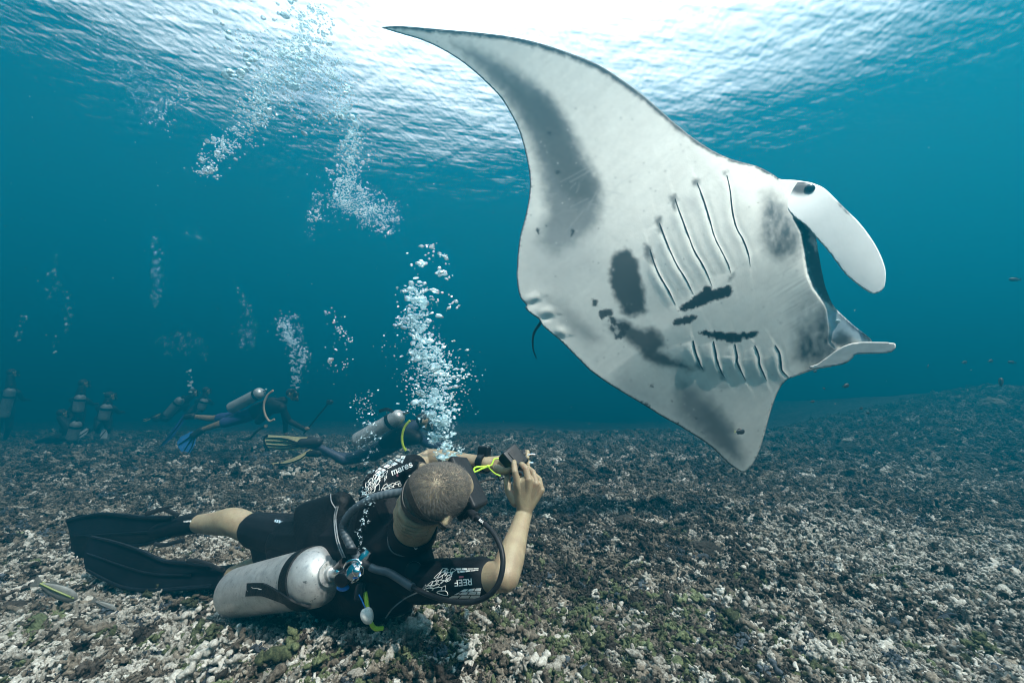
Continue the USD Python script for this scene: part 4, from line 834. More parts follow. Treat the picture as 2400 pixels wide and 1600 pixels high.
# mask: strap round the head, skirt, frame and glass
ring = []
for a in np.linspace(-2.35, 2.35, 40):
    dd = unit(-math.cos(a) * h_f + math.sin(a) * h_r); ring.append(dd)
ring = np.array(ring)
def band(z0, z1, lift, dirs_):
    rows = []
    for z in np.linspace(z0, z1, 6):
        d = dirs_ * 0.092 + h_u * z[..., None] if np.ndim(z) else dirs_ * 0.092 + (h_u * z)[None]
        d = d / np.linalg.norm(d, axis=1, keepdims=True); p = on_skin(HC, d); rows.append(p + d * lift)
    return rows
def sheet(rows, thick=0.003):
    R = np.array(rows); nr, nc = R.shape[:2]; c = HC; out = R + (R - c) / np.linalg.norm(R - c, axis=2, keepdims=True) * thick
    v = np.vstack([out.reshape(-1, 3), R.reshape(-1, 3)]); N = nr * nc; f = []
    for i in range(nr - 1):
        for j in range(nc - 1):
            a = i * nc + j; f += [[a, a + 1, a + nc + 1], [a, a + nc + 1, a + nc], [N + a, N + a + nc + 1, N + a + 1], [N + a, N + a + nc, N + a + nc + 1]]
    for j in range(nc - 1):
        a, b = j, (nr - 1) * nc + j; f += [[a, N + a, N + a + 1], [a, N + a + 1, a + 1], [b, b + 1, N + b + 1], [b, N + b + 1, N + b]]
    for i in range(nr - 1):
        a, b = i * nc, i * nc + nc - 1; f += [[a, a + nc, N + a + nc], [a, N + a + nc, N + a], [b, N + b, N + b + nc], [b, N + b + nc, b + nc]]
    m = trimesh.Trimesh(v, np.array(f), process=False); 
    if m.volume < 0: m.invert()
    return m
M_STRAP = mat_plain('mask_strap', (0.020, 0.016, 0.012), 0.55, vary=0.3, vary_scale=20)
th = np.linspace(-2.2, 2.2, 44); rg_ = np.array([unit(-math.cos(a) * h_f + math.sin(a) * h_r) for a in th])
sp_ = np.exp(-(th / 0.55) ** 2)
def strap_rows(lo, hi):
    rows = []
    for k in np.linspace(0, 1, 4):
        z = (lo + (hi - lo) * k); d = rg_ * 0.092 + z[:, None] * h_u; d /= np.linalg.norm(d, axis=1, keepdims=True); rows.append(on_skin(HC, d) + d * 0.0035)
    return rows
mask = obj('mask_strap', cat([sheet(strap_rows(-0.012 - 0.020 * sp_ - 0.002, -0.012 + 0.006 - 0.012 * sp_ + 0.002)), sheet(strap_rows(-0.002 + 0.006 * sp_, 0.008 + 0.018 * sp_))]), M_STRAP, photographer)
FR = np.array([h_f, h_r, h_u])
skirt = manifold3d.Manifold.batch_hull([manifold3d.Manifold.sphere(0.010, 12).translate([float(x) for x in HP(f, r, u)]) for f, r, u in ((0.070, 0.078, 0.038), (0.070, -0.078, 0.038), (0.070, 0.072, -0.035), (0.070, -0.072, -0.035), (0.118, 0.070, 0.034), (0.118, -0.070, 0.034), (0.112, 0.062, -0.040), (0.112, -0.062, -0.040), (0.125, 0.018, -0.05), (0.125, -0.018, -0.05))])
obj('mask_skirt', skirt, M_RUBBER, photographer)
for s in (-1, 1): obj('mask_lens', box((0.006, 0.058, 0.050), FR, HP(0.130, s * 0.034, 0.004), 0.0028), M_GLASS, photographer); obj('strap_buckle', box((0.03, 0.014, 0.022), FR, HP(0.070, s * 0.086, 0.004), 0.004), M_BLACKP, photographer)

# boots, fins
M_FINL = M_FIN
obj('boot', skin([[(J['l_ank'] + (J['l_calf'] - J['l_ank']) * 0.12, 0.050), (J['l_ank'], 0.050)], [(J['l_ank'], 0.052), (P(385, 1240, 2.22), 0.048)], [(P(385, 1240, 2.22), 0.048), (J['l_toe'], 0.036)]], 0.012, 5), M_SUIT, photographer, smooth=True)
obj('boot', skin([[(J['r_ank'] + (J['r_knee'] - J['r_ank']) * 0.18, 0.050), (J['r_ank'], 0.050)], [(J['r_ank'], 0.05), (J['r_toe'], 0.036)]], 0.012, 5), M_SUIT, photographer, smooth=True)
emboss([text_on([photographer_boot for photographer_boot in [skin([[(J['l_ank'] + (J['l_calf'] - J['l_ank']) * 0.12, 0.050), (J['l_ank'], 0.050)]], 0.02, 0)]], 'mares', *D1([(1036, 700)])[0], 4.5, 0.05)], M_WHITE, 'boot_lettering', photographer)
def fin(poly, d_of, ribs, parent, mat, rib_mat, thick=0.010, name='fin', step=5.0, label=None):
    f = lambda q: P(q[:, 0], q[:, 1], d_of(q))
    m, uv, bk, s = slab(poly, step, f, lambda q, e: unit([0.1, 1.0, 0.1]) * (thick * (0.4 + 0.6 * (1 - np.exp(-e / 8))))[:, None])
    pr = obj(name, m, mat, parent, smooth=30, label=label)
    for rb, r in ribs:
        c = curve(rb, 24); p = P(c[:, 0], c[:, 1], d_of(c)) + V * 0.003; obj('rib', tube(p, r * np.linspace(1, 0.55, 24), 8), rib_mat, pr)
    return pr
f1 = D1([(165, 680), (250, 650), (400, 634), (560, 637), (740, 655), (900, 648), (985, 665), (1000, 740), (960, 800), (880, 840), (800, 868), (720, 882), (620, 900), (500, 930), (380, 970), (300, 1000), (230, 988), (208, 900), (200, 800), (186, 740)])
d1 = lambda q: 2.16 + (q[:, 0] - 400) / (150 - 400) * 0.20 + 0.0006 * np.abs(q[:, 1] - 1255)
fin(f1, d1, [(D1([(960, 668), (740, 664), (560, 645), (400, 642), (180, 686)]), 0.012), (D1([(930, 810), (720, 868), (500, 850), (330, 800)]), 0.008), (D1([(900, 760), (620, 780), (240, 800)]), 0.006)], photographer, M_FIN, M_FIN, label='upper black fin')
f2 = D1([(340, 800), (440, 815), (520, 830), (720, 897), (900, 972), (1060, 985), (1200, 1003), (1330, 1050), (1372, 1085), (1310, 1185), (1200, 1192), (1000, 1200), (800, 1213), (640, 1198), (520, 1160), (400, 1108), (315, 1048), (300, 990), (310, 900)])
d2 = lambda q: 1.98 + (q[:, 0] - 520) / (200 - 520) * 0.10 - 0.0005 * (q[:, 1] - 1300)
fin(f2, d2, [(D1([(1240, 1030), (1060, 1000), (900, 985), (720, 908), (520, 842), (360, 806)]), 0.011), (D1([(1250, 1170), (1000, 1188), (800, 1200), (640, 1186), (520, 1150), (330, 1052)]), 0.011), (D1([(1100, 1090), (760, 1070), (330, 930)]), 0.007)], photographer, M_FIN, M_FIN, label='lower black fin behind the tank')
sb = lambda pts, d, r: tube(P(*np.array(curve(D1(pts), 24)).T, d), r, 8, flat=(V, 0.45))
obj('fin_strap', cat([sb([(1000, 650), (930, 620), (880, 605), (760, 640)], 2.14, 0.011), sb([(880, 600), (960, 582)], 2.14, 0.006)]), M_RUBBER, photographer)
obj('fin_strap', cat([sb([(820, 860), (900, 868), (980, 845), (1040, 830)], 2.12, 0.010)]), M_RUBBER, photographer)
obj('fin_strap', cat([sb([(1060, 985), (1140, 985), (1240, 1015), (1330, 1060)], 1.95, 0.009), sb([(1320, 1060), (1318, 1030)], 1.95, 0.008)]), M_RUBBER, photographer)
# dive computer on the left wrist
wa = unit(J['l_wri'] - J['l_elb']); wc = J['l_wri'] - wa * 0.012
wr = obj('wrist_computer', cat([lathe([(-0.013, 0.0295), (-0.013, 0.033), (0.013, 0.033), (0.013, 0.0295)], wc, wc + wa, 28), trimesh.Trimesh(*(lambda m: (m.vertices, m.faces))(box((0.05, 0.026, 0.05), np.array([wa, unit(np.cross(wa, XR * 0 + ZU)), unit(np.cross(wa, np.cross(wa, ZU)))]), wc + ZU * 0.034, 0.008)), process=False)]), M_BLACKP, photographer)

# ------------------------------------------------------------------ scuba gear on the diver's back
tb, td = P(552, 1388, 1.80), P(741, 1350, 1.46); TA = unit(td - tb); TR = 0.0945; TLEN = np.linalg.norm(td - tb)
tk = thing('scuba_tank', 'scratched silver scuba tank on the back of the photographing diver', 'scuba tank', tb)
prof = [(0.0, 0.02), (0.0, 0.060), (0.006, 0.076), (0.018, 0.088), (0.035, TR - 0.001), (0.05, TR)] + [(s, TR) for s in np.linspace(0.08, TLEN, 12)] + [(TLEN + 0.93 * TR * math.sin(a), TR * math.cos(a) ** 0.9) for a in np.linspace(0.12, 1.22, 14)]
prof += [(TLEN + 0.095, 0.026), (TLEN + 0.110, 0.024), (TLEN + 0.112, 0.012)]
tank_m = lathe(prof, tb, td, 72); obj('cylinder', tank_m, M_ALU, tk, smooth=45)
at = lambda s, r=0.0, a=0.0: tb + TA * s
e1_ = unit(V - TA * (V @ TA)); e2_ = np.cross(TA, e1_)
bs = TLEN - 0.035
bd = lathe([(bs - 0.027, TR + 0.001), (bs - 0.025, TR + 0.0045), (bs + 0.025, TR + 0.0045), (bs + 0.027, TR + 0.001)], tb, td, 72)
obj('cam_band', bd, M_NYLON, tk, smooth=45)
tl2 = D2([(352, 1035), (470, 1032), (545, 1042), (700, 1112), (850, 1185), (1000, 1222)])
cc = curve(tl2, 40); pp_ = lay([tank_m, bd], cc, 0.003); wd_ = np.linspace(0.021, 0.018, 40)
def ribbon(p, widths, nrm, thick=0.003, mesh_on=None):
    p = np.asarray(p); t = np.gradient(p, axis=0); t /= np.linalg.norm(t, axis=1, keepdims=True); b = np.cross(t, nrm); b /= np.linalg.norm(b, axis=1, keepdims=True); w = np.broadcast_to(widths, len(p))[:, None]
    n = np.cross(b, t); A, B = p + b * w, p - b * w; v = np.vstack([A + n * thick, B + n * thick, A - n * thick, B - n * thick]); N = len(p); f = []
    for i in range(N - 1):
        for x, y in ((0, 1), (1, 3), (3, 2), (2, 0)): a, c = x * N + i, y * N + i; f += [[a, c, c + 1], [a, c + 1, a + 1]]
    f += [[0, N, 3 * N], [0, 3 * N, 2 * N], [N - 1, 3 * N - 1, 4 * N - 1][::1], [N - 1, 4 * N - 1, 2 * N - 1]]
    m = trimesh.Trimesh(v, np.array(f), process=False); trimesh.repair.fix_normals(m); return m
obj('band_tail', ribbon(pp_, wd_, np.array([unit((q - tb) - TA * ((q - tb) @ TA)) for q in pp_])), M_NYLON, tk)
emboss([line_on([tank_m], D2([(350, 1010), (372, 1085)]), 0.0022, 0.006), line_on([tank_m], D2([(350, 1008), (398, 988)]), 0.0018, 0.006), line_on([tank_m], D2([(400, 1012), (510, 1030)]), 0.0016, 0.008)], M_WHITE, 'tail_edging', tk)
obj('neck_ring', lathe([(TLEN + 0.082, 0.034), (TLEN + 0.082, 0.040), (TLEN + 0.094, 0.040), (TLEN + 0.096, 0.03)], tb, td, 32), M_ALU, tk)
vb = tb + TA * (TLEN + 0.112); side = hf((0.55, 0.78, 0.3)); side = unit(side - TA * (side @ TA))
vlv = obj('valve', lathe([(0, 0.019), (0.05, 0.017), (0.054, 0.010)], vb - TA * 0.006, vb + TA, 24), M_CHROME, tk)
kb = P(806, 1352, 1.33); kdir = unit(hf((-0.25, -0.35, 0.9)))
obj('valve_knob', cat([lathe([(-0.02, 0.012), (-0.012, 0.021), (0.004, 0.0235), (0.018, 0.022), (0.022, 0.017)], kb, kb + kdir, 24)] + [tube([kb + kdir * -0.012 + 0.0225 * (math.cos(a) * np.cross(kdir, TA) + math.sin(a) * np.cross(kdir, np.cross(kdir, TA))), kb + kdir * 0.015 + 0.0225 * (math.cos(a) * np.cross(kdir, TA) + math.sin(a) * np.cross(kdir, np.cross(kdir, TA)))], 0.0025, 6) for a in np.linspace(0, 6.28, 14)[:-1]]), M_BLACKP, vlv)
obj('dust_cap', ball(P(804, 1376, 1.34), (0.020, 0.012, 0.011), 2), M_BLUE, vlv)
rig = thing('regulator', 'chrome regulator with black hoses on the tank valve of the photographing diver', 'regulator', vb)
fa, fb = P(826, 1345, 1.33), P(866, 1290, 1.35); fd = unit(fb - fa)
obj('first_stage', lathe([(-0.012, 0.012), (-0.010, 0.021), (0.012, 0.0245), (0.026, 0.022), (0.032, 0.014), (0.044, 0.0135), (0.048, 0.017), (0.066, 0.017), (0.070, 0.0145), (0.082, 0.013), (0.084, 0.006)], fa, fb, 32), M_CHROME, rig)
obj('yoke', tube(curve([P(806, 1338, 1.36), P(815, 1318, 1.345), P(838, 1312, 1.335), P(850, 1330, 1.325), P(846, 1350, 1.33), P(826, 1362, 1.345)], 40), 0.0062, 10), M_CHROME, rig)
obj('yoke_screw', cat([ball(P(838, 1338, 1.31), 0.016, 3), lathe([(0, 0.008), (0.02, 0.008)], P(838, 1338, 1.31), P(846, 1352, 1.30), 16)]), M_CHROME, rig)
obj('tie', tube(curve([P(828, 1354, 1.31), P(838, 1352, 1.30), P(844, 1342, 1.30), P(840, 1352, 1.31), P(826, 1355, 1.32)], 30), 0.0022, 6), M_BLUE, rig)
obj('neck_valve_cap', tube([P(790, 1335, 1.40), P(806, 1318, 1.37)], 0.016, 14), M_BLACKP, rig)
hose_pts = [(850, 1318, 1.33), (880, 1333, 1.32), (915, 1343, 1.30), (972, 1378, 1.24), (1030, 1402, 1.17), (1087, 1411, 1.09), (1130, 1403, 1.05), (1163, 1376, 1.035), (1178, 1330, 1.045), (1175, 1287, 1.07), (1159, 1252, 1.10), (1139, 1230, 1.13), (1116, 1212, 1.16)]
hp = curve([P(*h) for h in hose_pts], 120)
obj('second_stage_hose', tube(hp, np.where(np.linspace(0, 1, 120) < 0.12, 0.0105, 0.0068), 12), M_RUBBER, rig)
obj('hose_sleeve', tube(hp[6:30], 0.0115, 12), M_HOSE, rig)
c_end = tube(hp[-9:-1], 0.0085, 12); obj('hose_ferrule', c_end, M_CHROME if False else M_BLACKP, rig)
emboss([text_on([c_end], 'MARES', 1121, 1218, 6.0, -0.75)], M_WHITE, 'hose_lettering', rig)
ss = HP(0.135, 0.0, -0.082)
obj('second_stage', cat([lathe([(-0.035, 0.015), (-0.03, 0.028), (-0.012, 0.038), (0.008, 0.038), (0.014, 0.033), (0.018, 0.02)], ss, ss + h_f, 28), tube([HP(0.128, 0.0, -0.09), P(1116, 1212, 1.16)], 0.012, 12)]), M_RUBBER, rig)
obj('low_pressure_hose', tube(curve([P(830, 1345, 1.36), P(848, 1372, 1.335), P(854, 1388, 1.325)], 24), 0.011, 12), M_RUBBER, rig)
yel = curve([P(*q) for q in ((855, 1384, 1.33), (859, 1408, 1.315), (864, 1436, 1.31), (870, 1460, 1.31), (880, 1472, 1.315), (897, 1471, 1.33))], 50)
obj('octopus_hose', tube(yel, 0.0066, 12), M_YEL, rig)
for cp_, w in (((842, 1385, 1.315), 22),): obj('hose_protector', box((0.026, 0.05, 0.02), np.array([XR, ZU, V]), P(*cp_), 0.006), M_RUBBER, rig)
gauge = thing('mesh_pouch', 'small white net pouch tied to the yellow hose', 'pouch', P(862, 1442, 1.29))
sk = curve([P(856, 1424, 1.295), P(860, 1440, 1.288), P(868, 1458, 1.295)], 14); sock = tube(sk, 0.017 * np.array([.55, .75, .9, 1, 1.05, 1.1, 1.1, 1.1, 1.05, 1, .95, .8, .6, .35]), 16)
M_NET = usdkit.material(stage, '/World/Looks/white_net', {'tc': ('texture_coordinate', {}), 'v': ('voronoi_texture', {'scale': 330.0, 'feature': 'distance_to_edge'}), 'r': ('rgb_ramp', {'ramp': [(0.0, (0.8, 0.78, 0.74)), (0.12, (0.55, 0.52, 0.48))]}), 'p': ('principled_bsdf', {'roughness': 0.7})}, [('tc.object', 'v.vector'), ('v.distance', 'r.fac'), ('r.color', 'p.base_color')], surface='p.BSDF')
obj('pouch', sock, M_NET, gauge); obj('string', tube(curve([P(841, 1392, 1.30), P(850, 1410, 1.295), P(857, 1428, 1.288), P(850, 1436, 1.285)], 20), 0.0018, 6), M_BLUE, gauge)

# buoyancy jacket
bcd = thing('buoyancy_jacket', 'black buoyancy jacket on the back of the photographing diver', 'jacket', J['chest'])
jk = skin([[(P(800, 1180, 1.60), 0.045), (P(720, 1205, 1.70), 0.05), (J['waist'], 0.135)], [(P(880, 1170, 1.50), 0.05), (J['chest'], 0.125), (P(960, 1340, 1.40), 0.055)], [(J['waist'], 0.13), (P(860, 1400, 1.46), 0.072), (P(765, 1400, 1.60), 0.07)], [(P(860, 1400, 1.46), 0.072), (P(940, 1400, 1.40), 0.05), (P(950, 1340, 1.42), 0.06)], [(P(800, 1395, 1.55), 0.085), (J['chest'], 0.12)], [(J['waist'], 0.13), (P(690, 1270, 1.78), 0.11)], [(P(885, 1425, 1.42), 0.04), (P(878, 1444, 1.44), 0.034), (P(790, 1425, 1.52), 0.04), (J['waist'], 0.1)]], 0.013, 7)
obj('vest', jk, M_NYLON, bcd, smooth=True)
B_ = [jk, suit]
def piping(pts, name='piping', mat=M_PIPE, r=0.0022, lift=0.003): obj(name, line_on(B_, pts, r, lift, 14, 6), mat, bcd)
piping(D3([(445, 740), (395, 800), (380, 900), (390, 980), (440, 1035), (540, 1050), (680, 1000)])); piping(D3([(455, 745), (410, 800), (396, 900), (405, 975), (450, 1020), (540, 1032), (660, 990)]), mat=M_RUBBER)
piping(D2([(1310, 160), (1285, 290), (1305, 480), (1340, 600), (1390, 715)]), 'inflator_tube', M_PIPE, 0.0026, 0.012); piping(D2([(1290, 160), (1268, 290), (1285, 480), (1322, 610), (1372, 725)]), 'inflator_tube', M_PIPE, 0.0022, 0.012)
piping(D3([(690, 1290), (640, 1340), (520, 1400), (420, 1480), (360, 1560)])); piping(D2([(1230, 30), (1240, 110), (1280, 180)])); piping(D3([(120, 590), (200, 560), (380, 520)]))
def rib_hose(pts, r, mat, name):
    c = curve([P(*q) for q in pts], 150); obj(name, tube(c, r * (1 + 0.05 * np.sin(np.arange(150) * 1.1)), 14), mat, bcd)
rib_hose([(946, 1152, 1.33), (905, 1158, 1.335), (875, 1167, 1.34), (838, 1187, 1.36), (813, 1212, 1.38), (805, 1238, 1.39), (816, 1268, 1.38), (832, 1296, 1.37), (845, 1315, 1.36)], 0.0128, M_HOSE, 'inflator_hose')
dv = P(969, 1337, raycast(B_, [969], [1337])[0]); obj('dump_valve', lathe([(-0.01, 0.026), (0.004, 0.026), (0.008, 0.022), (0.009, 0.008)], dv, dv + V, 28), M_BLACKP, bcd)
obj('strap_buckle', box((0.035, 0.012, 0.02), np.array([XR, V, ZU]), P(825, 1290, 1.36), 0.004), M_BLACKP, bcd)
obj('shoulder_strap', ribbon(lay(B_, curve(D3([(480, 385), (520, 430), (545, 500), (560, 560)]), 20), 0.006), 0.016, V), M_NYLON, bcd)
emboss([text_on(B_, 'FINE', *D3([(523, 478)])[0], 6, -1.1)], M_WHITE, 'strap_lettering', bcd) if False else None
kn = P(740, 1468, 1.50); M_KNOB = mat_plain('white_plastic', (0.7, 0.68, 0.64), 0.5)
obj('pull_knob', cat([hull([(kn + ZU * 0.020, 0.005), (kn + XR * a - ZU * 0.012, 0.006)], 10) for a in (-0.018, 0, 0.018)]), M_KNOB, bcd); obj('pull_cord', tube([kn + ZU * 0.02, kn + ZU * 0.055], 0.0016, 6), M_RUBBER, bcd)

# the compact camera in the diver's hands, with a lime lanyard
cc_ = P(1203, 1076, 1.415); a1 = hf((0.62, -0.74, 0.10)); a2 = hf((0.66, 0.60, -0.42)); a2 = unit(a2 - a1 * (a1 @ a2)); a3 = np.cross(a1, a2)
cm = thing('compact_camera', 'black compact camera in a housing held up by the photographing diver', 'camera', cc_)
CF = np.array([a1, a2, a3])
obj('housing', box((0.074, 0.066, 0.046), CF, cc_, 0.006), M_BLACKP, cm)
obj('lens_port', lathe([(0, 0.020), (0.02, 0.020), (0.022, 0.017), (0.034, 0.017)], cc_ + a2 * 0.028 + a1 * 0.012, cc_ + a2 * 0.1 + a1 * 0.012, 28), M_BLACKP, cm)
obj('screen_frame', box((0.05, 0.034, 0.004), CF, cc_ + a3 * 0.0235 * np.sign(a3 @ V), 0.0015), M_RUBBER, cm)
obj('shutter_button', lathe([(0, 0.007), (0.008, 0.007)], cc_ - a1 * 0.031 + a2 * 0.015, cc_ - a1 * 0.1 + a2 * 0.015, 16), M_BLACKP, cm)
obj('trim', box((0.060, 0.004, 0.03), CF, cc_ - a2 * 0.0300 + a3 * 0.0, 0.0015), M_CHROME, cm)
obj('latch', cat([tube(curve([P(1232, 1070, 1.42), P(1244, 1064, 1.42), P(1254, 1065, 1.42)], 12), 0.003, 6), tube([P(1238, 1084, 1.42), P(1250, 1084, 1.42)], 0.003, 6)]), M_CHROME, cm)
def_l = lambda pts, d: curve([P(x, y, d + 0.004 * k) for k, (x, y) in enumerate(D3(pts))], 60)
obj('lanyard', cat([tube(def_l([(820, 290), (860, 298), (920, 318), (1000, 340), (1040, 358), (1075, 366), (1090, 335), (1130, 325), (1190, 322)], 1.36), 0.0032, 7), tube(def_l([(835, 300), (920, 325), (1000, 350), (1060, 372), (1110, 360), (1150, 340), (1195, 325)], 1.355), 0.0030, 7), tube(def_l([(1190, 322), (1225, 310), (1238, 285), (1250, 262), (1285, 258)], 1.38), 0.0024, 7), tube(def_l([(1195, 325), (1220, 350), (1255, 380), (1300, 400)], 1.38), 0.0022, 7)]), M_CORD, cm)
obj('lanyard_stop', box((0.014, 0.012, 0.012), np.array([XR, ZU, V]), P(1031, 1081, 1.36), 0.004), M_BLACKP, cm)
obj('lanyard_stop', box((0.010, 0.010, 0.010), np.array([XR, ZU, V]), P(1144, 1092, 1.38), 0.003), M_CORD, cm)
obj('cord', tube(curve([P(*q) for q in ((1112, 1135, 1.30), (1140, 1125, 1.36), (1160, 1122, 1.40), (1166, 1115, 1.41), (1172, 1124, 1.41), (1182, 1119, 1.41))], 40), 0.0022, 6), M_RUBBER, cm)
# ------------------------------------------------------------------ other divers
M_DIM_TANK = mat_plain('dimmed_tank', (0.13, 0.15, 0.155), 0.5, vary=0.2, vary_scale=8)  # far tanks: dimming by distance is put into this darker colour
def tank_thing(a, b, r, label, band=(0.78,), boot=False):  # boot only picks the dimmed far colours, no tank boot is built
    t = thing('scuba_tank', label, 'scuba tank', a, group=None); L = np.linalg.norm(b - a)
    pf = [(0, r * .3), (0, r * .8), (0.02, r * .97), (0.04, r)] + [(s, r) for s in np.linspace(0.06, L - r, 6)] + [(L - r + .93 * r * math.sin(x), r * math.cos(x) ** .9) for x in np.linspace(.15, 1.25, 8)]
    obj('cylinder', lathe(pf, a, b, 32), M_DIM_TANK if boot else M_ALU, t, smooth=45); u = unit(b - a)
    for k in band: obj('cam_band', lathe([(L * k - .025, r), (L * k - .024, r + .005), (L * k + .024, r + .005), (L * k + .025, r)], a, b, 32), M_NYLON, t)
    obj('valve', cat([lathe([(0, .02), (.05, .018), (.055, .008)], b - u * 0.01, b + u, 16), tube([b + u * .03 - XR * .04, b + u * .03 + XR * .04], .014, 10), ball(b + u * 0.05, 0.024, 2)]), M_CHROME if not boot else M_BLACKP, t)
    return t
def bones(J, segs): return [[(J[a], ra), (J[b], rb)] for a, ra, b, rb in segs]
M_NAVY = mat_plain('navy_neoprene', (0.010, 0.020, 0.045), 0.6, vary=0.3, vary_scale=9)
M_BFIN = mat_plain('bright_blue_fin', (0.06, 0.28, 0.72), 0.45, vary=0.15, vary_scale=9)
M_DBLUE = mat_plain('dark_blue_fin', (0.02, 0.07, 0.24), 0.45, vary=0.2, vary_scale=9)
M_YFIN = mat_plain('cream_fin', (0.62, 0.58, 0.34), 0.5, vary=0.12, vary_scale=9)
M_SHORT = mat_plain('blue_shorts', (0.015, 0.03, 0.12), 0.7, vary=0.3, vary_scale=12)
M_TANH = mat_plain('tan_hose', (0.45, 0.34, 0.24), 0.5)
M_WFIN = mat_plain('white_fin', (0.62, 0.68, 0.70), 0.5, vary=0.15, vary_scale=9)
ZB = lambda pts: px(pts, 300, 850, 2.94)
ZL = lambda pts: px(pts, 0, 500, 2.4117)
def jp(conv, d, **k): return {n: P(*conv([(v[0], v[1])])[0], d + (v[2] if len(v) > 2 else 0)) for n, v in k.items()}
def head_of(t, c, f, u, r=0.1, suit=None):
    """Head with face, ears, mask and hair or hood; f forward, u up."""
    f = unit(f); u = unit(u - f * (u @ f)); s = np.cross(f, u); H = lambda a, b, k: c + f * a + s * b + u * k
    hd = skin([[(H(-.012, 0, .008), .08), (H(.02, 0, .012), .075)], [(H(.045, 0, -.065), .045), (H(.07, 0, -.095), .024), (H(.05, 0, .01), .06)], [(H(.098, 0, -.01), .01), (H(.118, 0, -.04), .014), (H(.09, 0, -.045), .018)], [(H(-.01, .08, .01), .012), (H(-.01, .083, -.02), .01)], [(H(-.01, -.08, .01), .012), (H(-.01, -.083, -.02), .01)]], .016, 4)
    h = obj('head', hd, M_SKIN, t, smooth=True)
    obj('hair', skin([[(H(-.018, 0, .018), .084), (H(.012, 0, .032), .074)]], .02, 2), suit or M_RUBBER, h)
    obj('mask', hull([(H(.10, b, k), .018) for b in (-.06, .06) for k in (-.03, .03)] + [(H(.07, b, k), .012) for b in (-.07, .07) for k in (-.03, .035)], 10), M_BLACKP, t)
    obj('second_stage', lathe([(-.02, .02), (-.01, .034), (.02, .034), (.03, .02)], H(.12, 0, -.085), H(.3, 0, -.085), 18), M_RUBBER, t)
    return H
# diver with the cream fins
dA = 5.5
A = jp(ZB, dA, tank0=(1568, 540, 0), tank1=(1902, 350, -.1), hip=(1690, 620, .12), waist=(1790, 570, .12), chest=(1900, 500, .1), sho_l=(1960, 430, .2), sho_r=(1990, 520, -.05), neck=(1990, 430, .1), knee_l=(1490, 672, .05), ank_l=(1335, 588, .0), toe_l=(1180, 560, .05), knee_r=(1520, 655, .3), ank_r=(1330, 615, .25), toe_r=(1240, 610, .25), elb=(2060, 560, .1), wri=(2150, 590, .2), hand=(2190, 598, .25), elb2=(2040, 540, .4), wri2=(2140, 560, .5), hand2=(2180, 570, .52))
pa = thing('person', 'diver in navy wetsuit kicking cream coloured fins behind the photographing diver', 'person', A['hip'])
obj('body', skin(bones(A, [('hip', .11, 'waist', .11), ('waist', .12, 'chest', .125), ('chest', .12, 'neck', .07), ('sho_l', .065, 'chest', .11), ('sho_r', .065, 'chest', .11), ('hip', .10, 'knee_l', .062), ('knee_l', .062, 'ank_l', .042), ('hip', .10, 'knee_r', .062), ('knee_r', .062, 'ank_r', .042), ('ank_l', .042, 'toe_l', .034), ('ank_r', .042, 'toe_r', .034), ('sho_r', .055, 'elb', .044), ('elb', .044, 'wri', .03), ('wri', .03, 'hand', .034), ('sho_l', .055, 'elb2', .044), ('elb2', .044, 'wri2', .03), ('wri2', .03, 'hand2', .034)]), .022, 6), M_NAVY, pa, smooth=True)
head_of(pa, P(*ZB([(2035, 400)])[0], dA + .1), np.array([1, .25, -.15]), np.array([-.1, 0, 1.0]))
yf = ZB([(938, 545), (945, 515), (962, 497), (1100, 503), (1200, 512), (1280, 508), (1275, 535), (1290, 560), (1260, 585), (1170, 600), (1050, 604), (965, 587)])
fin(yf, lambda q: dA - .02 + 0.0002 * (q[:, 0] - 620), [(ZB([(1180, 555), (1080, 523), (955, 515)]), .012), (ZB([(1180, 560), (1080, 545), (950, 540)]), .012), (ZB([(1180, 565), (1080, 572), (958, 565)]), .012), (ZB([(1180, 575), (1080, 592), (965, 585)]), .012), (ZB([(962, 497), (942, 515), (940, 545), (965, 588)]), .014)], pa, M_YFIN, M_RUBBER, step=4.0, label='cream fin with black ribs seen flat')
obj('foot_pocket', skin([[(P(*ZB([(1200, 552)])[0], dA - .03), .06), (P(*ZB([(1310, 545)])[0], dA - .01), .055)], [(P(*ZB([(1330, 535)])[0], dA), .03), (P(*ZB([(1250, 520)])[0], dA), .03)]], .02, 4), M_RUBBER, pa)
fin(ZB([(985, 688), (1000, 705), (1090, 702), (1180, 678), (1240, 640), (1272, 600), (1255, 592), (1210, 620), (1140, 655), (1060, 684)]), lambda q: dA + .2 + 0 * q[:, 0], [(ZB([(1010, 700), (1100, 692), (1190, 660), (1260, 600)]), .010)], pa, M_YFIN, M_RUBBER, thick=.05, step=4.0, label='cream fin seen edge on')
obj('foot_pocket', skin([[(P(*ZB([(1250, 625)])[0], dA + .22), .045), (P(*ZB([(1310, 620)])[0], dA + .22), .06)]], .02, 4), M_RUBBER, pa)
tank_thing(A['tank0'], A['tank1'], .095, 'silver scuba tank carried by the diver with cream fins', (0.72,))
ja = thing('buoyancy_jacket', 'black buoyancy jacket of the diver with cream fins', 'jacket', A['chest'])
obj('vest', skin([[(A['waist'] + ZU * .02, .13), (A['chest'] + ZU * .02, .15)], [(A['chest'], .14), (A['sho_l'], .08)], [(A['chest'], .14), (A['sho_r'], .08)]], .025, 5), M_NYLON, ja, smooth=True)
obj('yellow_hose', tube(curve([P(*ZB([q])[0], dA - .13) for q in ((1942, 398), (1905, 445), (1888, 510), (1895, 570), (1915, 605))], 30), .016, 8), M_YEL, ja)
obj('pull_strap', ribbon(curve([P(*ZB([q])[0], dA - .12) for q in ((1730, 335), (1780, 320), (1825, 338), (1850, 380))], 20), .02, V), M_NYLON, ja)
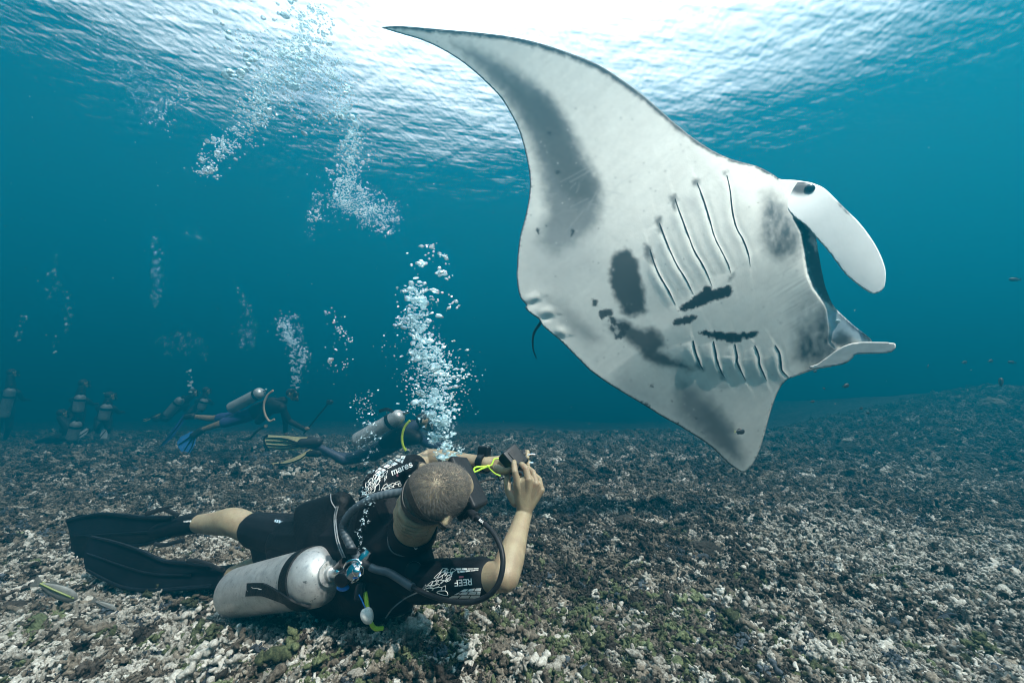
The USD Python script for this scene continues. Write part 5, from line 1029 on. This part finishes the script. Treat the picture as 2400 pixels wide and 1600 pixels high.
# diver with blue fins and a pole camera
dB = 8.0
B = jp(ZB, dB, tank0=(705, 315, 0), tank1=(935, 195, -.1), hip=(800, 370, .1), waist=(880, 340, .1), chest=(990, 300, .1), sho_l=(1060, 270, .25), sho_r=(1060, 310, -.1), neck=(1070, 260, .1), knee_l=(620, 425, -.05), ank_l=(500, 465, -.05), toe_l=(430, 500, -.05), knee_r=(580, 385, .3), ank_r=(450, 370, .3), toe_r=(400, 380, .3), elb=(1110, 400, .0), wri=(1215, 455, .0), hand=(1240, 452, .0), elb2=(1085, 400, .3), wri2=(1085, 470, .35), hand2=(1090, 490, .35))
pb = thing('person', 'diver in blue shorts and blue fins reaching out a pole camera', 'person', B['hip'])
obj('body', skin(bones(B, [('hip', .10, 'waist', .11), ('waist', .12, 'chest', .125), ('chest', .12, 'neck', .07), ('sho_l', .065, 'chest', .11), ('sho_r', .065, 'chest', .11), ('hip', .10, 'knee_l', .062), ('knee_l', .062, 'ank_l', .042), ('hip', .10, 'knee_r', .062), ('knee_r', .062, 'ank_r', .042), ('ank_l', .042, 'toe_l', .034), ('ank_r', .042, 'toe_r', .034), ('sho_r', .055, 'elb', .046), ('elb', .046, 'wri', .03), ('wri', .03, 'hand', .036), ('sho_l', .055, 'elb2', .044), ('elb2', .044, 'wri2', .03), ('wri2', .03, 'hand2', .034)]), .022, 6), skin_mat('tanned_skin', (0.20, 0.15, 0.09), (0.15, 0.10, 0.06)), pb, smooth=True)
obj('rash_vest', skin(bones(B, [('waist', .13, 'chest', .137), ('chest', .13, 'neck', .08), ('sho_l', .075, 'chest', .12), ('sho_r', .075, 'chest', .12), ('sho_r', .065, 'elb', .054), ('elb', .054, 'wri', .04), ('sho_l', .065, 'elb2', .054), ('elb2', .054, 'wri2', .04)]), .025, 4), M_SUIT, pb, smooth=True)
K1, K2 = mix(B['hip'], B['knee_l'], .75), mix(B['hip'], B['knee_r'], .75)
obj('shorts', skin([[(B['waist'], .125), (B['hip'], .125)], [(B['hip'], .122), (K1, .095)], [(B['hip'], .122), (K2, .095)]], .022, 4), M_SHORT, pb, smooth=True)
head_of(pb, P(*ZB([(1125, 215)])[0], dB + .1), np.array([1, .2, -.15]), np.array([-.1, 0, 1.0]))
fin(ZB([(338, 548), (360, 510), (438, 472), (462, 480), (470, 510), (462, 560), (430, 615), (400, 652), (370, 615), (345, 580)]), lambda q: dB - .1 + 0 * q[:, 0], [(ZB([(455, 490), (400, 530), (350, 565)]), .016), (ZB([(455, 505), (410, 570), (375, 625)]), .014), (ZB([(460, 520), (440, 580), (398, 650)]), .014)], pb, M_BFIN, M_RUBBER, step=4.0, label='bright blue fin hanging down')
obj('foot_pocket', skin([[(P(*ZB([(455, 500)])[0], dB - .08), .07), (P(*ZB([(505, 465)])[0], dB - .06), .06)]], .025, 4), M_RUBBER, pb)
fin(ZB([(385, 352), (402, 372), (360, 440), (300, 520), (245, 570), (212, 582), (235, 555), (300, 470), (350, 400)]), lambda q: dB + .25 + 0 * q[:, 0], [(ZB([(392, 365), (330, 455), (225, 575)]), .012)], pb, M_DBLUE, M_RUBBER, thick=.04, step=4.0, label='dark blue fin seen edge on')
obj('foot_pocket', skin([[(P(*ZB([(400, 372)])[0], dB + .28), .05), (P(*ZB([(445, 368)])[0], dB + .28), .06)]], .025, 4), M_RUBBER, pb)
tank_thing(B['tank0'], B['tank1'], .105, 'silver scuba tank carried by the diver with blue fins', (0.80,))
jb = thing('buoyancy_jacket', 'black buoyancy jacket of the diver with blue fins', 'jacket', B['chest'])
obj('vest', skin([[(B['waist'] + ZU * .02, .14), (B['chest'] + ZU * .02, .16)], [(B['chest'], .15), (B['sho_l'], .09)], [(B['chest'], .15), (B['sho_r'], .09)], [(B['chest'], .13), (P(*ZB([(900, 400)])[0], dB), .07)]], .03, 5), M_NYLON, jb, smooth=True)
obj('tan_hose', tube(curve([P(*ZB([q])[0], dB - .2) for q in ((1000, 190), (960, 225), (936, 290), (945, 355), (975, 400), (1010, 388))], 36), .018, 8), M_TANH, jb)
obj('gauge_hose', tube(curve([P(*ZB([q])[0], dB - .1) for q in ((960, 430), (890, 470), (840, 520), (790, 530))], 24), .02, 8), M_RUBBER, jb)
obj('gauge', ball(P(*ZB([(950, 435)])[0], dB - .16), (.035, .02, .035), 2), M_TANH, jb)
pc = thing('pole_camera', 'small black camera on a pole held out by the diver with blue fins', 'camera', B['hand'])
pt_ = P(*ZB([(1376, 285)])[0], dB); obj('pole', tube([B['hand'] - unit(pt_ - B['hand']) * .12, pt_], .016, 8), M_BLACKP, pc); obj('housing', box((.10, .07, .08), np.array([XR, V, ZU]), P(*ZB([(1388, 272)])[0], dB), .012), M_BLACKP, pc); obj('lens', lathe([(0, .03), (.03, .028)], P(*ZB([(1400, 268)])[0], dB), P(*ZB([(1440, 262)])[0], dB), 14), M_GLASS, pc)
# far divers, mostly lost in the blue
def far_diver(d, hip, chest, head, knee, ank, tank, label, tlabel, fins=None, fmat=None, conv=ZL, lean=0.25):
    c = lambda q, o=0.0: P(*conv([q])[0], d + o); Hh, C, N, K, Ak = c(hip, .25), c(chest, .25), c(head, .3), c(knee, .1), c(ank, .2)
    t = thing('person', label, 'person', Hh); sd = XR * .17
    obj('body', skin([[(Hh, .13), (C, .14)], [(C, .12), (N - ZU * .1, .07)], [(C + sd, .06), (C, .12), (C - sd, .06)], [(C + sd, .055), (mix(C, Hh, .5) + sd * 1.2 + FWD * .12, .045)], [(mix(C, Hh, .5) + sd * 1.2 + FWD * .12, .045), (mix(C, Hh, .6) + sd * 0.7 + FWD * .36, .035)], [(C - sd, .055), (mix(C, Hh, .5) - sd * 1.2 + FWD * .12, .045)], [(mix(C, Hh, .5) - sd * 1.2 + FWD * .12, .045), (mix(C, Hh, .6) - sd * 0.7 + FWD * .36, .035)]] + [[(Hh + sd * .5 * k, .1), (K + sd * .7 * k, .065)] for k in (-1, 1)] + [[(K + sd * .7 * k, .065), (Ak + sd * .6 * k, .045)] for k in (-1, 1)], .03, 5), M_SUIT, t, smooth=True)
    head_of(t, N, FWD * .9 + XR * .3, ZU, suit=M_RUBBER)
    for f in fins or ():
        m_ = [c(q) for q in f]; fin(conv(f), lambda q: d + 0 * q[:, 0], [(conv([f[0], f[len(f) // 2]]), .012)], t, fmat, M_RUBBER, thick=.03, step=3.0)
    if tank: tank_thing(c(tank[0], -.05), c(tank[1], -.05), .105, tlabel, (.7,), True)
far_diver(10.8, (35, 1100), (62, 1010), (66, 900), (20, 1210), (5, 1270), ((20, 1150), (62, 985)), 'dim diver at the left edge of the picture hanging upright', 'dim scuba tank of the diver at the left edge')
far_diver(10.2, (436, 1110), (450, 1055), (470, 960), (425, 1190), (420, 1240), ((438, 1120), (458, 1022)), 'dim upright diver behind two stacked scuba tanks', 'dim scuba tank standing higher, above another tank', None)
far_diver(9.6, (395, 1255), (400, 1225), (350, 1130), (330, 1270), (240, 1290), ((405, 1280), (436, 1172)), 'dark diver lying low beside the white fin on the left', 'dim scuba tank lower on the left beside the white fin', [[(438, 1265), (445, 1240), (490, 1212), (505, 1220), (490, 1245), (455, 1268)]], M_WFIN)
far_diver(10.0, (585, 1160), (600, 1100), (620, 1030), (580, 1215), (585, 1235), ((583, 1165), (607, 1075)), 'dim upright diver with pale fin alone left of the blue fins', 'dim scuba tank of the lone upright diver left of the blue fins', [[(562, 1270), (572, 1235), (585, 1218), (603, 1222), (608, 1245), (606, 1270)]], M_WFIN)
far_diver(11.0, (930, 1150), (1020, 1080), (1090, 1010), (910, 1165), (890, 1150), ((945, 1140), (1030, 1042)), 'dim diver with tan fins behind the diver with blue fins', 'dim scuba tank of the diver with tan fins', [[(800, 1172), (815, 1160), (850, 1155), (850, 1163), (820, 1175)], [(850, 1150), (880, 1135), (908, 1126), (905, 1138), (880, 1148)]], M_YFIN)
far_diver(12.0, (1120, 1100), (1150, 1060), (1165, 1000), (1090, 1130), (1060, 1140), ((1135, 1105), (1160, 1045)), 'faint diver hidden in the blue above the blue finned legs', 'faint scuba tank in the blue above the blue finned legs')
# ------------------------------------------------------------------ bubbles
rb = np.random.default_rng(77)
M_BUB = usdkit.material(stage, '/World/Looks/air_bubble', {
    'g': ('glossy_bsdf', {'color': (0.76, 0.97, 1.0), 'roughness': 0.12}), 't': ('transparent_bsdf', {'color': (0.97, 0.99, 1)}), 'd': ('diffuse_bsdf', {'color': (0.78, 0.92, 0.95)}), 'lw': ('layer_weight', {'blend': 0.45}),
    'mr': ('map_range', {'from_min': 0.0, 'from_max': 0.8, 'to_min': 0.22, 'to_max': 0.95, 'clamp': True}), 'm1': ('mix_closure', {}), 'm2': ('mix_closure', {'fac': 0.20})},
    [('lw.facing', 'mr.value'), ('mr.result', 'm1.fac'), ('t.BSDF', 'm1.closure1'), ('g.BSDF', 'm1.closure2'), ('m1.closure', 'm2.closure1'), ('d.BSDF', 'm2.closure2')], surface='m2.closure')
def blob(seed, flat, wob):
    m = trimesh.creation.icosphere(3, 1.0); v = np.array(m.vertices); n = meshkit.noise(v * 1.6 + seed * 5, seed) - 0.5; v = v * (1 + wob * n)[:, None]
    v[:, 2] *= flat; v[:, 2] = np.where(v[:, 2] < 0, v[:, 2] * 0.7, v[:, 2]); return trimesh.Trimesh(v, m.faces, process=False)
bub_shapes = [blob(1, 1.0, 0.1), blob(2, 0.75, 0.4), blob(3, 0.6, 0.7), blob(4, 0.5, 0.8)]
big_bubbles = []
def plume(label, path, n, d, rpx, sg=0.5, dsp=0.06, big=None, blabel=None, bgroup=None):
    """path: (x, y, spread) stations in the picture; n bubbles; rpx median radius in picture px; the larger than big px become things of their own."""
    c = np.array(path, float); w = np.maximum(np.hypot(*np.diff(c[:, :2], axis=0).T), 1) * (c[:-1, 2] + c[1:, 2]); w /= w.sum()
    k = rb.choice(len(w), n, p=w); t = rb.random(n)[:, None]; q = c[k] * (1 - t) + c[k + 1] * t
    npar = max(3, n // 14); who = rb.integers(0, npar, n); pk, pt = rb.choice(len(w), npar, p=w), rb.random(npar)[:, None]; pq = c[pk] * (1 - pt) + c[pk + 1] * pt; po = rb.normal(size=(npar, 2)) * pq[:, 2:3] * np.array([0.60, 0.5])
    tied = rb.random(n) < 0.72; q = np.where(tied[:, None], pq[who], q)
    xy = q[:, :2] + np.where(tied[:, None], po[who] + rb.normal(size=(n, 2)) * q[:, 2:3] * np.array([0.20, 0.16]), rb.normal(size=(n, 2)) * q[:, 2:3] * np.array([0.68, 0.55])); dd = d + rb.normal(0, 1, n) * dsp * (q[:, 2] / c[:, 2].max())
    r = np.exp(rb.normal(math.log(rpx), sg, n)); r = np.clip(r, 0.35 * rpx, 7 * rpx); pos = P(xy[:, 0], xy[:, 1], dd); R = r * dd / FPX
    sh = np.where(r < 1.6 * rpx, rb.integers(0, 2, n), rb.integers(1, 4, n)); yaw = rb.random(n) * 6.28; e = np.column_stack([rb.normal(0, .25, n), rb.normal(0, .25, n), yaw]); qt = quats(e)
    isb = np.zeros(n, bool)
    if big: isb = r > big
    for i in np.nonzero(isb)[0]: big_bubbles.append((pos[i], R[i], sh[i], qt[i], blabel, bgroup))
    instancer('bubble_plume', [(s, M_BUB) for s in bub_shapes], pos[~isb], sh[~isb], R[~isb], qt[~isb], label, 'bubbles')
Z6 = lambda pts: [((900 + x / 2.613), (550 + y / 2.613), s / 2.613) for x, y, s in pts]
Z7 = lambda pts: [((400 + x / 2.613), (y / 2.613), s / 2.613) for x, y, s in pts]
Z8 = lambda pts: [((x / 2.613), (y / 2.613), s / 2.613) for x, y, s in pts]
Z5 = lambda pts: [((x / 2.4117), (500 + y / 2.4117), s / 2.4117) for x, y, s in pts]
nearl, nearg = 'large silvery bubble in the column rising off the photographing diver', 'large bubbles above the photographing diver'
plume('dense white bubble column rising from the head of the photographing diver', Z6([(400, 1400, 30), (400, 1340, 62), (350, 1250, 46), (345, 1150, 66), (330, 1040, 92), (320, 950, 150), (340, 850, 170), (310, 780, 120), (245, 720, 70), (215, 640, 75), (215, 560, 86), (215, 440, 95), (200, 330, 55)]), 2600, 1.42, 1.55, 0.74, 0.10, 6.4, nearl, nearg)
plume('loose bubbles around the dense column above the photographing diver', Z6([(390, 1250, 80), (330, 950, 190), (200, 700, 140), (190, 500, 130), (210, 330, 60)]), 380, 1.42, 1.15, 0.5, 0.12)
plume('scattered bubbles above the top of the dense white column', Z6([(230, 290, 60), (220, 210, 60), (270, 120, 80), (290, 50, 70)]), 46, 1.45, 3.6, 0.55, 0.08, 5.5, 'flat silvery bubble floating above the dense white bubble column', 'bubbles above the column')
plume('few bubbles scattered right of the column top', Z6([(380, 380, 40), (370, 240, 50), (370, 100, 60)]), 26, 1.5, 2.6, 0.4)
plume('thin string of small bubbles rising beside the column to its left', [(790, 880, 22), (800, 800, 25), (780, 720, 20)], 120, 1.7, 1.2, 0.45)
plume('small bubbles streaming up from the tank valve past the back', [(838, 1290, 10), (850, 1230, 14), (862, 1150, 16), (872, 1100, 18), (865, 1030, 24), (850, 930, 26)], 520, 1.26, 0.85, 0.5, 0.03)
upl, upg = 'larger bubble in the wide cloud at the upper left', 'larger bubbles of the upper left cloud'
plume('curved band of bubbles at the left of the upper cloud', Z7([(210, 1090, 40), (260, 960, 80), (350, 870, 90), (440, 850, 90), (500, 760, 95), (560, 660, 90), (540, 560, 90), (520, 500, 70)]), 900, 3.1, 1.6, 0.5, 0.12, 4.2, upl, upg)
plume('wide cloud of bubbles nearing the surface at the upper left', Z7([(760, 520, 130), (790, 380, 150), (840, 280, 150), (860, 180, 110), (880, 90, 70)]), 1200, 3.2, 1.6, 0.5, 0.2, 4.4, upl, upg)
plume('curved band of bubbles at the right of the upper cloud', Z7([(980, 480, 70), (1050, 560, 80), (1000, 680, 85), (1080, 750, 85), (1140, 800, 80), (1130, 920, 95), (1070, 1020, 90), (1090, 1110, 70)]), 900, 3.0, 1.6, 0.5, 0.12, 4.2, upl, upg)
plume('fine sparkling cap of bubbles below the upper cloud', Z7([(1060, 1120, 60), (1040, 1210, 110), (1150, 1250, 120), (1250, 1300, 100), (1310, 1350, 60), (1330, 1420, 40)]), 2000, 2.9, 0.95, 0.45, 0.1)
plume('thin trail of bubbles hanging under the sparkling cap', Z7([(960, 1200, 60), (860, 1330, 40), (850, 1470, 20)]), 200, 2.9, 0.9, 0.5)
plume('loose dots of bubbles inside the upper cloud', Z7([(420, 250, 120), (620, 400, 160), (700, 620, 160), (800, 820, 140)]), 380, 3.2, 1.3, 0.5, 0.2)
plume('large bubbles spread out just below the surface at the upper left', Z7([(340, 60, 60), (400, 200, 110), (350, 320, 90), (330, 450, 80), (600, 120, 80), (750, 40, 60)]), 60, 2.6, 4.0, 0.4, 0.2, 4.0, 'separate large bubble just below the surface at the upper left', 'separate bubbles below the surface')
plume('fine pale veil of bubbles far at the upper left', Z8([(640, 160, 110), (760, 300, 150), (860, 430, 130), (920, 560, 110), (930, 700, 90)]), 1500, 5.6, 0.6, 0.4, 0.3)
plume('sparse bubbles below the pale veil at the upper left', Z8([(1200, 450, 60), (1150, 560, 80), (1050, 650, 90), (950, 760, 60)]), 260, 4.6, 1.1, 0.4, 0.3)
plume('dense bubble column over the head of the diver with blue fins', [(695, 905, 8), (698, 870, 14), (705, 840, 18), (690, 800, 24), (672, 765, 24), (672, 742, 16)], 900, 8.0, 1.1, 0.45, 0.12)
plume('bubbles rising above the dim diver with tan fins', Z5([(1090, 1010, 14), (1085, 950, 22), (1070, 900, 18), (1070, 885, 10)]), 90, 10.6, 1.1, 0.4)
for lb, pth, n, d in (('tall faint bubble column left of centre in the blue', [(880, 520, 20), (895, 420, 34), (890, 330, 36), (885, 220, 28), (875, 130, 12)], 420, 10.5), ('faint bubble column at the far left above the upright tanks', [(280, 500, 30), (300, 400, 34), (310, 300, 26), (335, 225, 8)], 150, 11), ('faint bubble puff at the left edge', [(80, 760, 20), (110, 680, 26), (130, 610, 26), (140, 580, 14)], 130, 10.5),
                      ('faint bubble string above the stacked tanks', [(310, 830, 16), (310, 760, 14), (316, 690, 8)], 50, 10), ('faint bubble string in the dark blue at the left', [(370, 680, 26), (385, 580, 26), (385, 500, 24), (380, 450, 8)], 110, 10.5), ('faint wide bubble veil over the dim divers', [(960, 780, 50), (1000, 700, 60), (1080, 720, 60), (1150, 800, 40)], 260, 11), ('faint bubble column left of the blue finned diver plume', [(1400, 760, 36), (1390, 640, 40), (1400, 540, 36), (1350, 430, 16)], 300, 10), ('few bubbles high over the dim divers', [(1330, 330, 20), (1300, 250, 20), (1290, 200, 14), (950, 60, 40), (870, 120, 20)], 40, 8)):
    plume(lb, Z5(pth), n, d, 0.62, 0.4, 0.3)
stage.CreateClassPrim('/World/Looks/bubbles')
for k, m in enumerate(bub_shapes):
    stage.CreateClassPrim(f'/World/Looks/bubbles/shape_{k}'); usdkit.mesh(stage, f'/World/Looks/bubbles/shape_{k}/film', m, M_BUB, smooth=True)
big_bubbles.sort(key=lambda b: -b[1] / max((b[0] - EYE) @ FWD, .1))
for p_, R_, s_, q_, lb, gr in big_bubbles[:240]:
    x = UsdGeom.Xform.Define(stage, name_for('/World', 'bubble')); x.AddTranslateOp().Set(Gf.Vec3d(*map(float, p_))); x.AddOrientOp().Set(Gf.Quatf(*map(float, q_))); x.AddScaleOp().Set(Gf.Vec3f(*[float(R_)] * 3))
    x.GetPrim().GetReferences().AddInternalReference(f'/World/Looks/bubbles/shape_{s_}'); x.GetPrim().SetInstanceable(True); tag(x.GetPrim(), lb, 'bubble', gr)
print('big bubbles', len(big_bubbles))

spk = rb.random((260, 3)); sd_p = 1.0 + 4.0 * spk[:, 2] ** 0.8; sp_p = P(spk[:, 0] * 2400, spk[:, 1] * 1050, sd_p); okp = (sp_p[:, 2] > ground(sp_p[:, 0], sp_p[:, 1]) + 0.15) & (sp_p[:, 2] < SURF - 0.3)
instancer('drifting_plankton', [(bub_shapes[1], mat_plain('plankton', (0.5, 0.48, 0.42), 0.8))], sp_p[okp], np.zeros(okp.sum(), int), (sd_p * (0.5 + 0.9 * rb.random(260) ** 3) / FPX)[okp], quats(np.zeros((okp.sum(), 3))), 'pale specks drifting in the water', 'plankton')
# ------------------------------------------------------------------ fish and larger coral rocks
def fish(x, y, d, Lpx, ang, mats, label, deep=0.36, flip=1):
    """Side view swimming along ang (picture, anticlockwise from right)."""
    L = Lpx * d / FPX; c = P(x, y, d); f = unit(math.cos(ang) * RIGHT + math.sin(ang) * UP + 0.25 * FWD * flip); u = unit(UP - f * (UP @ f)); s = np.cross(f, u)
    t = thing('fish', label, 'fish', c); st = np.linspace(0, 1, 14); h = deep * 0.5 * np.sin(np.pi * st ** 0.75) ** 0.8 * (1 - 0.15 * st) + 0.03; h[0] = 0.02; rings = []
    for a, b in zip(st, h):
        th = np.linspace(0, 2 * np.pi, 14, endpoint=False); rings.append(c + f * (0.5 - a * 0.82) * L + (np.cos(th)[:, None] * u * b + np.sin(th)[:, None] * s * b * 0.42) * L)
    v = np.vstack(rings); F = []
    for i in range(13):
        for k in range(14):
            a, b = i * 14 + k, i * 14 + (k + 1) % 14; F += [[a, b, b + 14], [a, b + 14, a + 14]]
    v = np.vstack([v, c + f * .51 * L, c - f * .33 * L]); F += [[196, (k + 1) % 14, k] for k in range(14)] + [[197, 13 * 14 + k, 13 * 14 + (k + 1) % 14] for k in range(14)]
    m = trimesh.Trimesh(v, np.array(F), process=False); 
    if m.volume < 0: m.invert()
    obj('body', m, mats[0], t, smooth=True)
    pl = lambda pts, nm, mt: obj(nm, slab([(a * L, b * L) for a, b in pts], .06 * L, lambda q: c + q[:, :1] * f + q[:, 1:] * u - s * .004 * L, lambda q, e: np.tile(s * .008 * L, (len(q), 1)))[0], mt, t)
    pl([(-.28, .03), (-.36, .09), (-.50, .17), (-.45, .0), (-.50, -.17), (-.36, -.09), (-.28, -.03)], 'tail_fin', mats[1]); pl([(.2, deep * .42), (.05, deep * .62), (-.15, deep * .55), (-.25, deep * .30), (-.2, deep * .12), (.1, deep * .3)], 'dorsal_fin', mats[0]); pl([(.05, -deep * .35), (-.1, -deep * .62), (-.24, -deep * .4), (-.2, -deep * .1)], 'anal_fin', mats[0])
    for k in (-1, 1): obj('eye', ball(c + f * .39 * L + u * .035 * L + s * k * .05 * L, .018 * L, 1), M_BLACKP, t)
    return t, c, f, u, s, L
M_FDARK = mat_plain('dark_fish', (0.018, 0.018, 0.02), 0.5); M_FTAIL = mat_plain('pale_tail', (0.35, 0.36, 0.2), 0.5); M_WR = mat_plain('wrasse_skin', (0.15, 0.155, 0.145), 0.5, vary=0.3, vary_scale=40); M_LINE = mat_plain('wrasse_stripe', (0.01, 0.012, 0.014), 0.5); M_GLINE = mat_plain('olive_stripe', (0.16, 0.2, 0.04), 0.5)
def stripe(res, v0, mat, name='stripe'):
    t, c, f, u, s, L = res
    for k in (-1, 1): obj(name, tube(curve([c + f * a * L + u * (v0 + b) * L + s * k * (w + 0.008) * L for a, b, w in ((.44, -.01, .035), (.25, .012, .062), (0, .02, .068), (-.2, .005, .03), (-.32, 0, .012))], 20), .018 * L, 6), mat, t)
r1 = fish(128, 1382, 1.86, 102, -0.62, (M_WR, M_WR), 'pale wrasse with olive stripe near the left edge below the black fins', 0.27); stripe(r1, .03, M_GLINE)
r2 = fish(243, 1418, 1.84, 60, -0.66, (M_WR, M_WR), 'small wrasse with black side stripe left of the silver tank', 0.25); stripe(r2, .015, M_LINE)
for x, y, d, Lp, an, lb, dp, ml in ((1733, 1011, 2.75, 30, -0.05, 'small dark fish with pale tail in front of the lower manta wing', .4, M_FTAIL), (1982, 904, 4.5, 21, .2, 'small dark fish just below the manta mouth', .45, M_FDARK), (2379, 655, 5, 24, 3.1, 'slim dark fish at the right edge in open water', .36, M_FDARK), (2346, 898, 4.8, 28, 1.3, 'deep bodied dark fish above the reef slope at the right', .75, M_FDARK), (2260, 849, 6.5, 18, .1, 'faint small fish leftmost of three in a row at the right', .42, M_FDARK), (2321, 846, 6.5, 18, .05, 'faint small fish middle of three in a row at the right', .42, M_FDARK), (2372, 849, 6.5, 17, 3.0, 'faint small fish rightmost of three in a row at the right edge', .42, M_FDARK), (2018, 957, 5, 12, .1, 'tiny dark fish low in the blue right of the manta wing', .45, M_FDARK), (2035, 968, 5, 9, 2.8, 'tiniest dark fish low in the blue right of the manta wing', .45, M_FDARK), (1904, 941, 5, 13, .1, 'tiny dark fish beside the leading edge of the lower wing', .42, M_FDARK), (1910, 870, 4, 12, .1, 'tiny dark fish tucked under the lower cephalic fin', .42, M_FDARK), (2175, 858, 6, 10, 1.0, 'tiny faint fish alone in the blue right of the manta', .4, M_FDARK), (1931, 910, 5, 9, -.5, 'speck of a fish between the wing and the dark fish', .4, M_FDARK)):
    fish(x, y, d, Lp, an, (M_FDARK, ml), lb, dp)
def rock(x, y, rpx, mat, label, sq=(1, 1, .7), seed=1, ang=0.0, name='coral_rock', dd=None):
    """A rock resting on the seabed where the sight line meets it."""
    ds = np.linspace(.9, 14, 1400); pts = P(np.full(1400, x), np.full(1400, y), ds); below = pts[:, 2] < ground(pts[:, 0], pts[:, 1]); i = np.argmax(below) if below.any() else -1; d = dd or ds[i]
    c = P(x, y, d); R = rpx * d / FPX; m = trimesh.creation.icosphere(4, 1.0); v = np.array(m.vertices); n = meshkit.fbm(v * 1.8 + seed * 9, 4, seed) - .5; n2 = meshkit.fbm(v * 7 + seed, 3, seed) - .5; v = v * (1 + .7 * n + .28 * n2)[:, None] * np.array(sq) * R
    ca, sa = math.cos(ang), math.sin(ang); v = v @ np.array([[ca, sa, 0], [-sa, ca, 0], [0, 0, 1]]); c[2] = ground(c[0], c[1]) + R * sq[2] * .45 if dd is None else c[2]
    p = obj(name, trimesh.Trimesh(v + c, m.faces, process=False), mat, None, smooth=True); tag(p, label, 'rock')
rock(330, 1508, 26, RM['dark'], 'round dark coral lump in the pale rubble at the lower left', (1, .9, .8), 3); rock(368, 1522, 19, RM['dark'], 'smaller dark lump touching the round lump at the lower left', (1, .9, .7), 4); rock(90, 1478, 52, RM['green'], 'mossy dark coral log in the bottom left corner', (1.3, .35, .4), 5, -.6); rock(25, 1440, 30, RM['dark'], 'dark coral block at the left edge', (1, .8, .6), 15)
rock(1962, 1518, 20, RM['green'], 'pointed green coral block on pale sand at the lower right', (.9, .7, 1.1), 6); rock(2110, 1420, 24, RM['dark'], 'dark crusted lump on the pale patch at the right', (1.2, .8, .5), 7); rock(1470, 1228, 26, RM['dark'], 'dark turf mound in the middle of the rubble', (1.4, 1, .5), 8); rock(1490, 1335, 30, RM['green'], 'pale green coral clump in the dark rubble right of the diver', (1.3, .6, .4), 9)
for k, (x, y, r, lb) in enumerate(((1985, 1066, 26, 'dark mound at the foot of the reef slope'), (2076, 1028, 11, 'small dark knob on the near crest of the reef slope'), (2370, 1010, 16, 'dark coral head on the reef slope at the right edge'), (2330, 960, 26, 'pale coral head high on the reef slope at the right'), (2210, 1045, 22, 'low dark coral head in the middle of the reef slope'), (2290, 1085, 24, 'broad dark coral head low on the reef slope'), (1870, 1075, 18, 'dark mound right of the manta wing tip'), (1650, 1300, 30, 'dark turf covered mound in the rubble below the manta'))):
    rock(x, y, r, RM['tan'] if 'pale' in lb else RM['dark'], lb, (1.2, .9, .7), 20 + k)
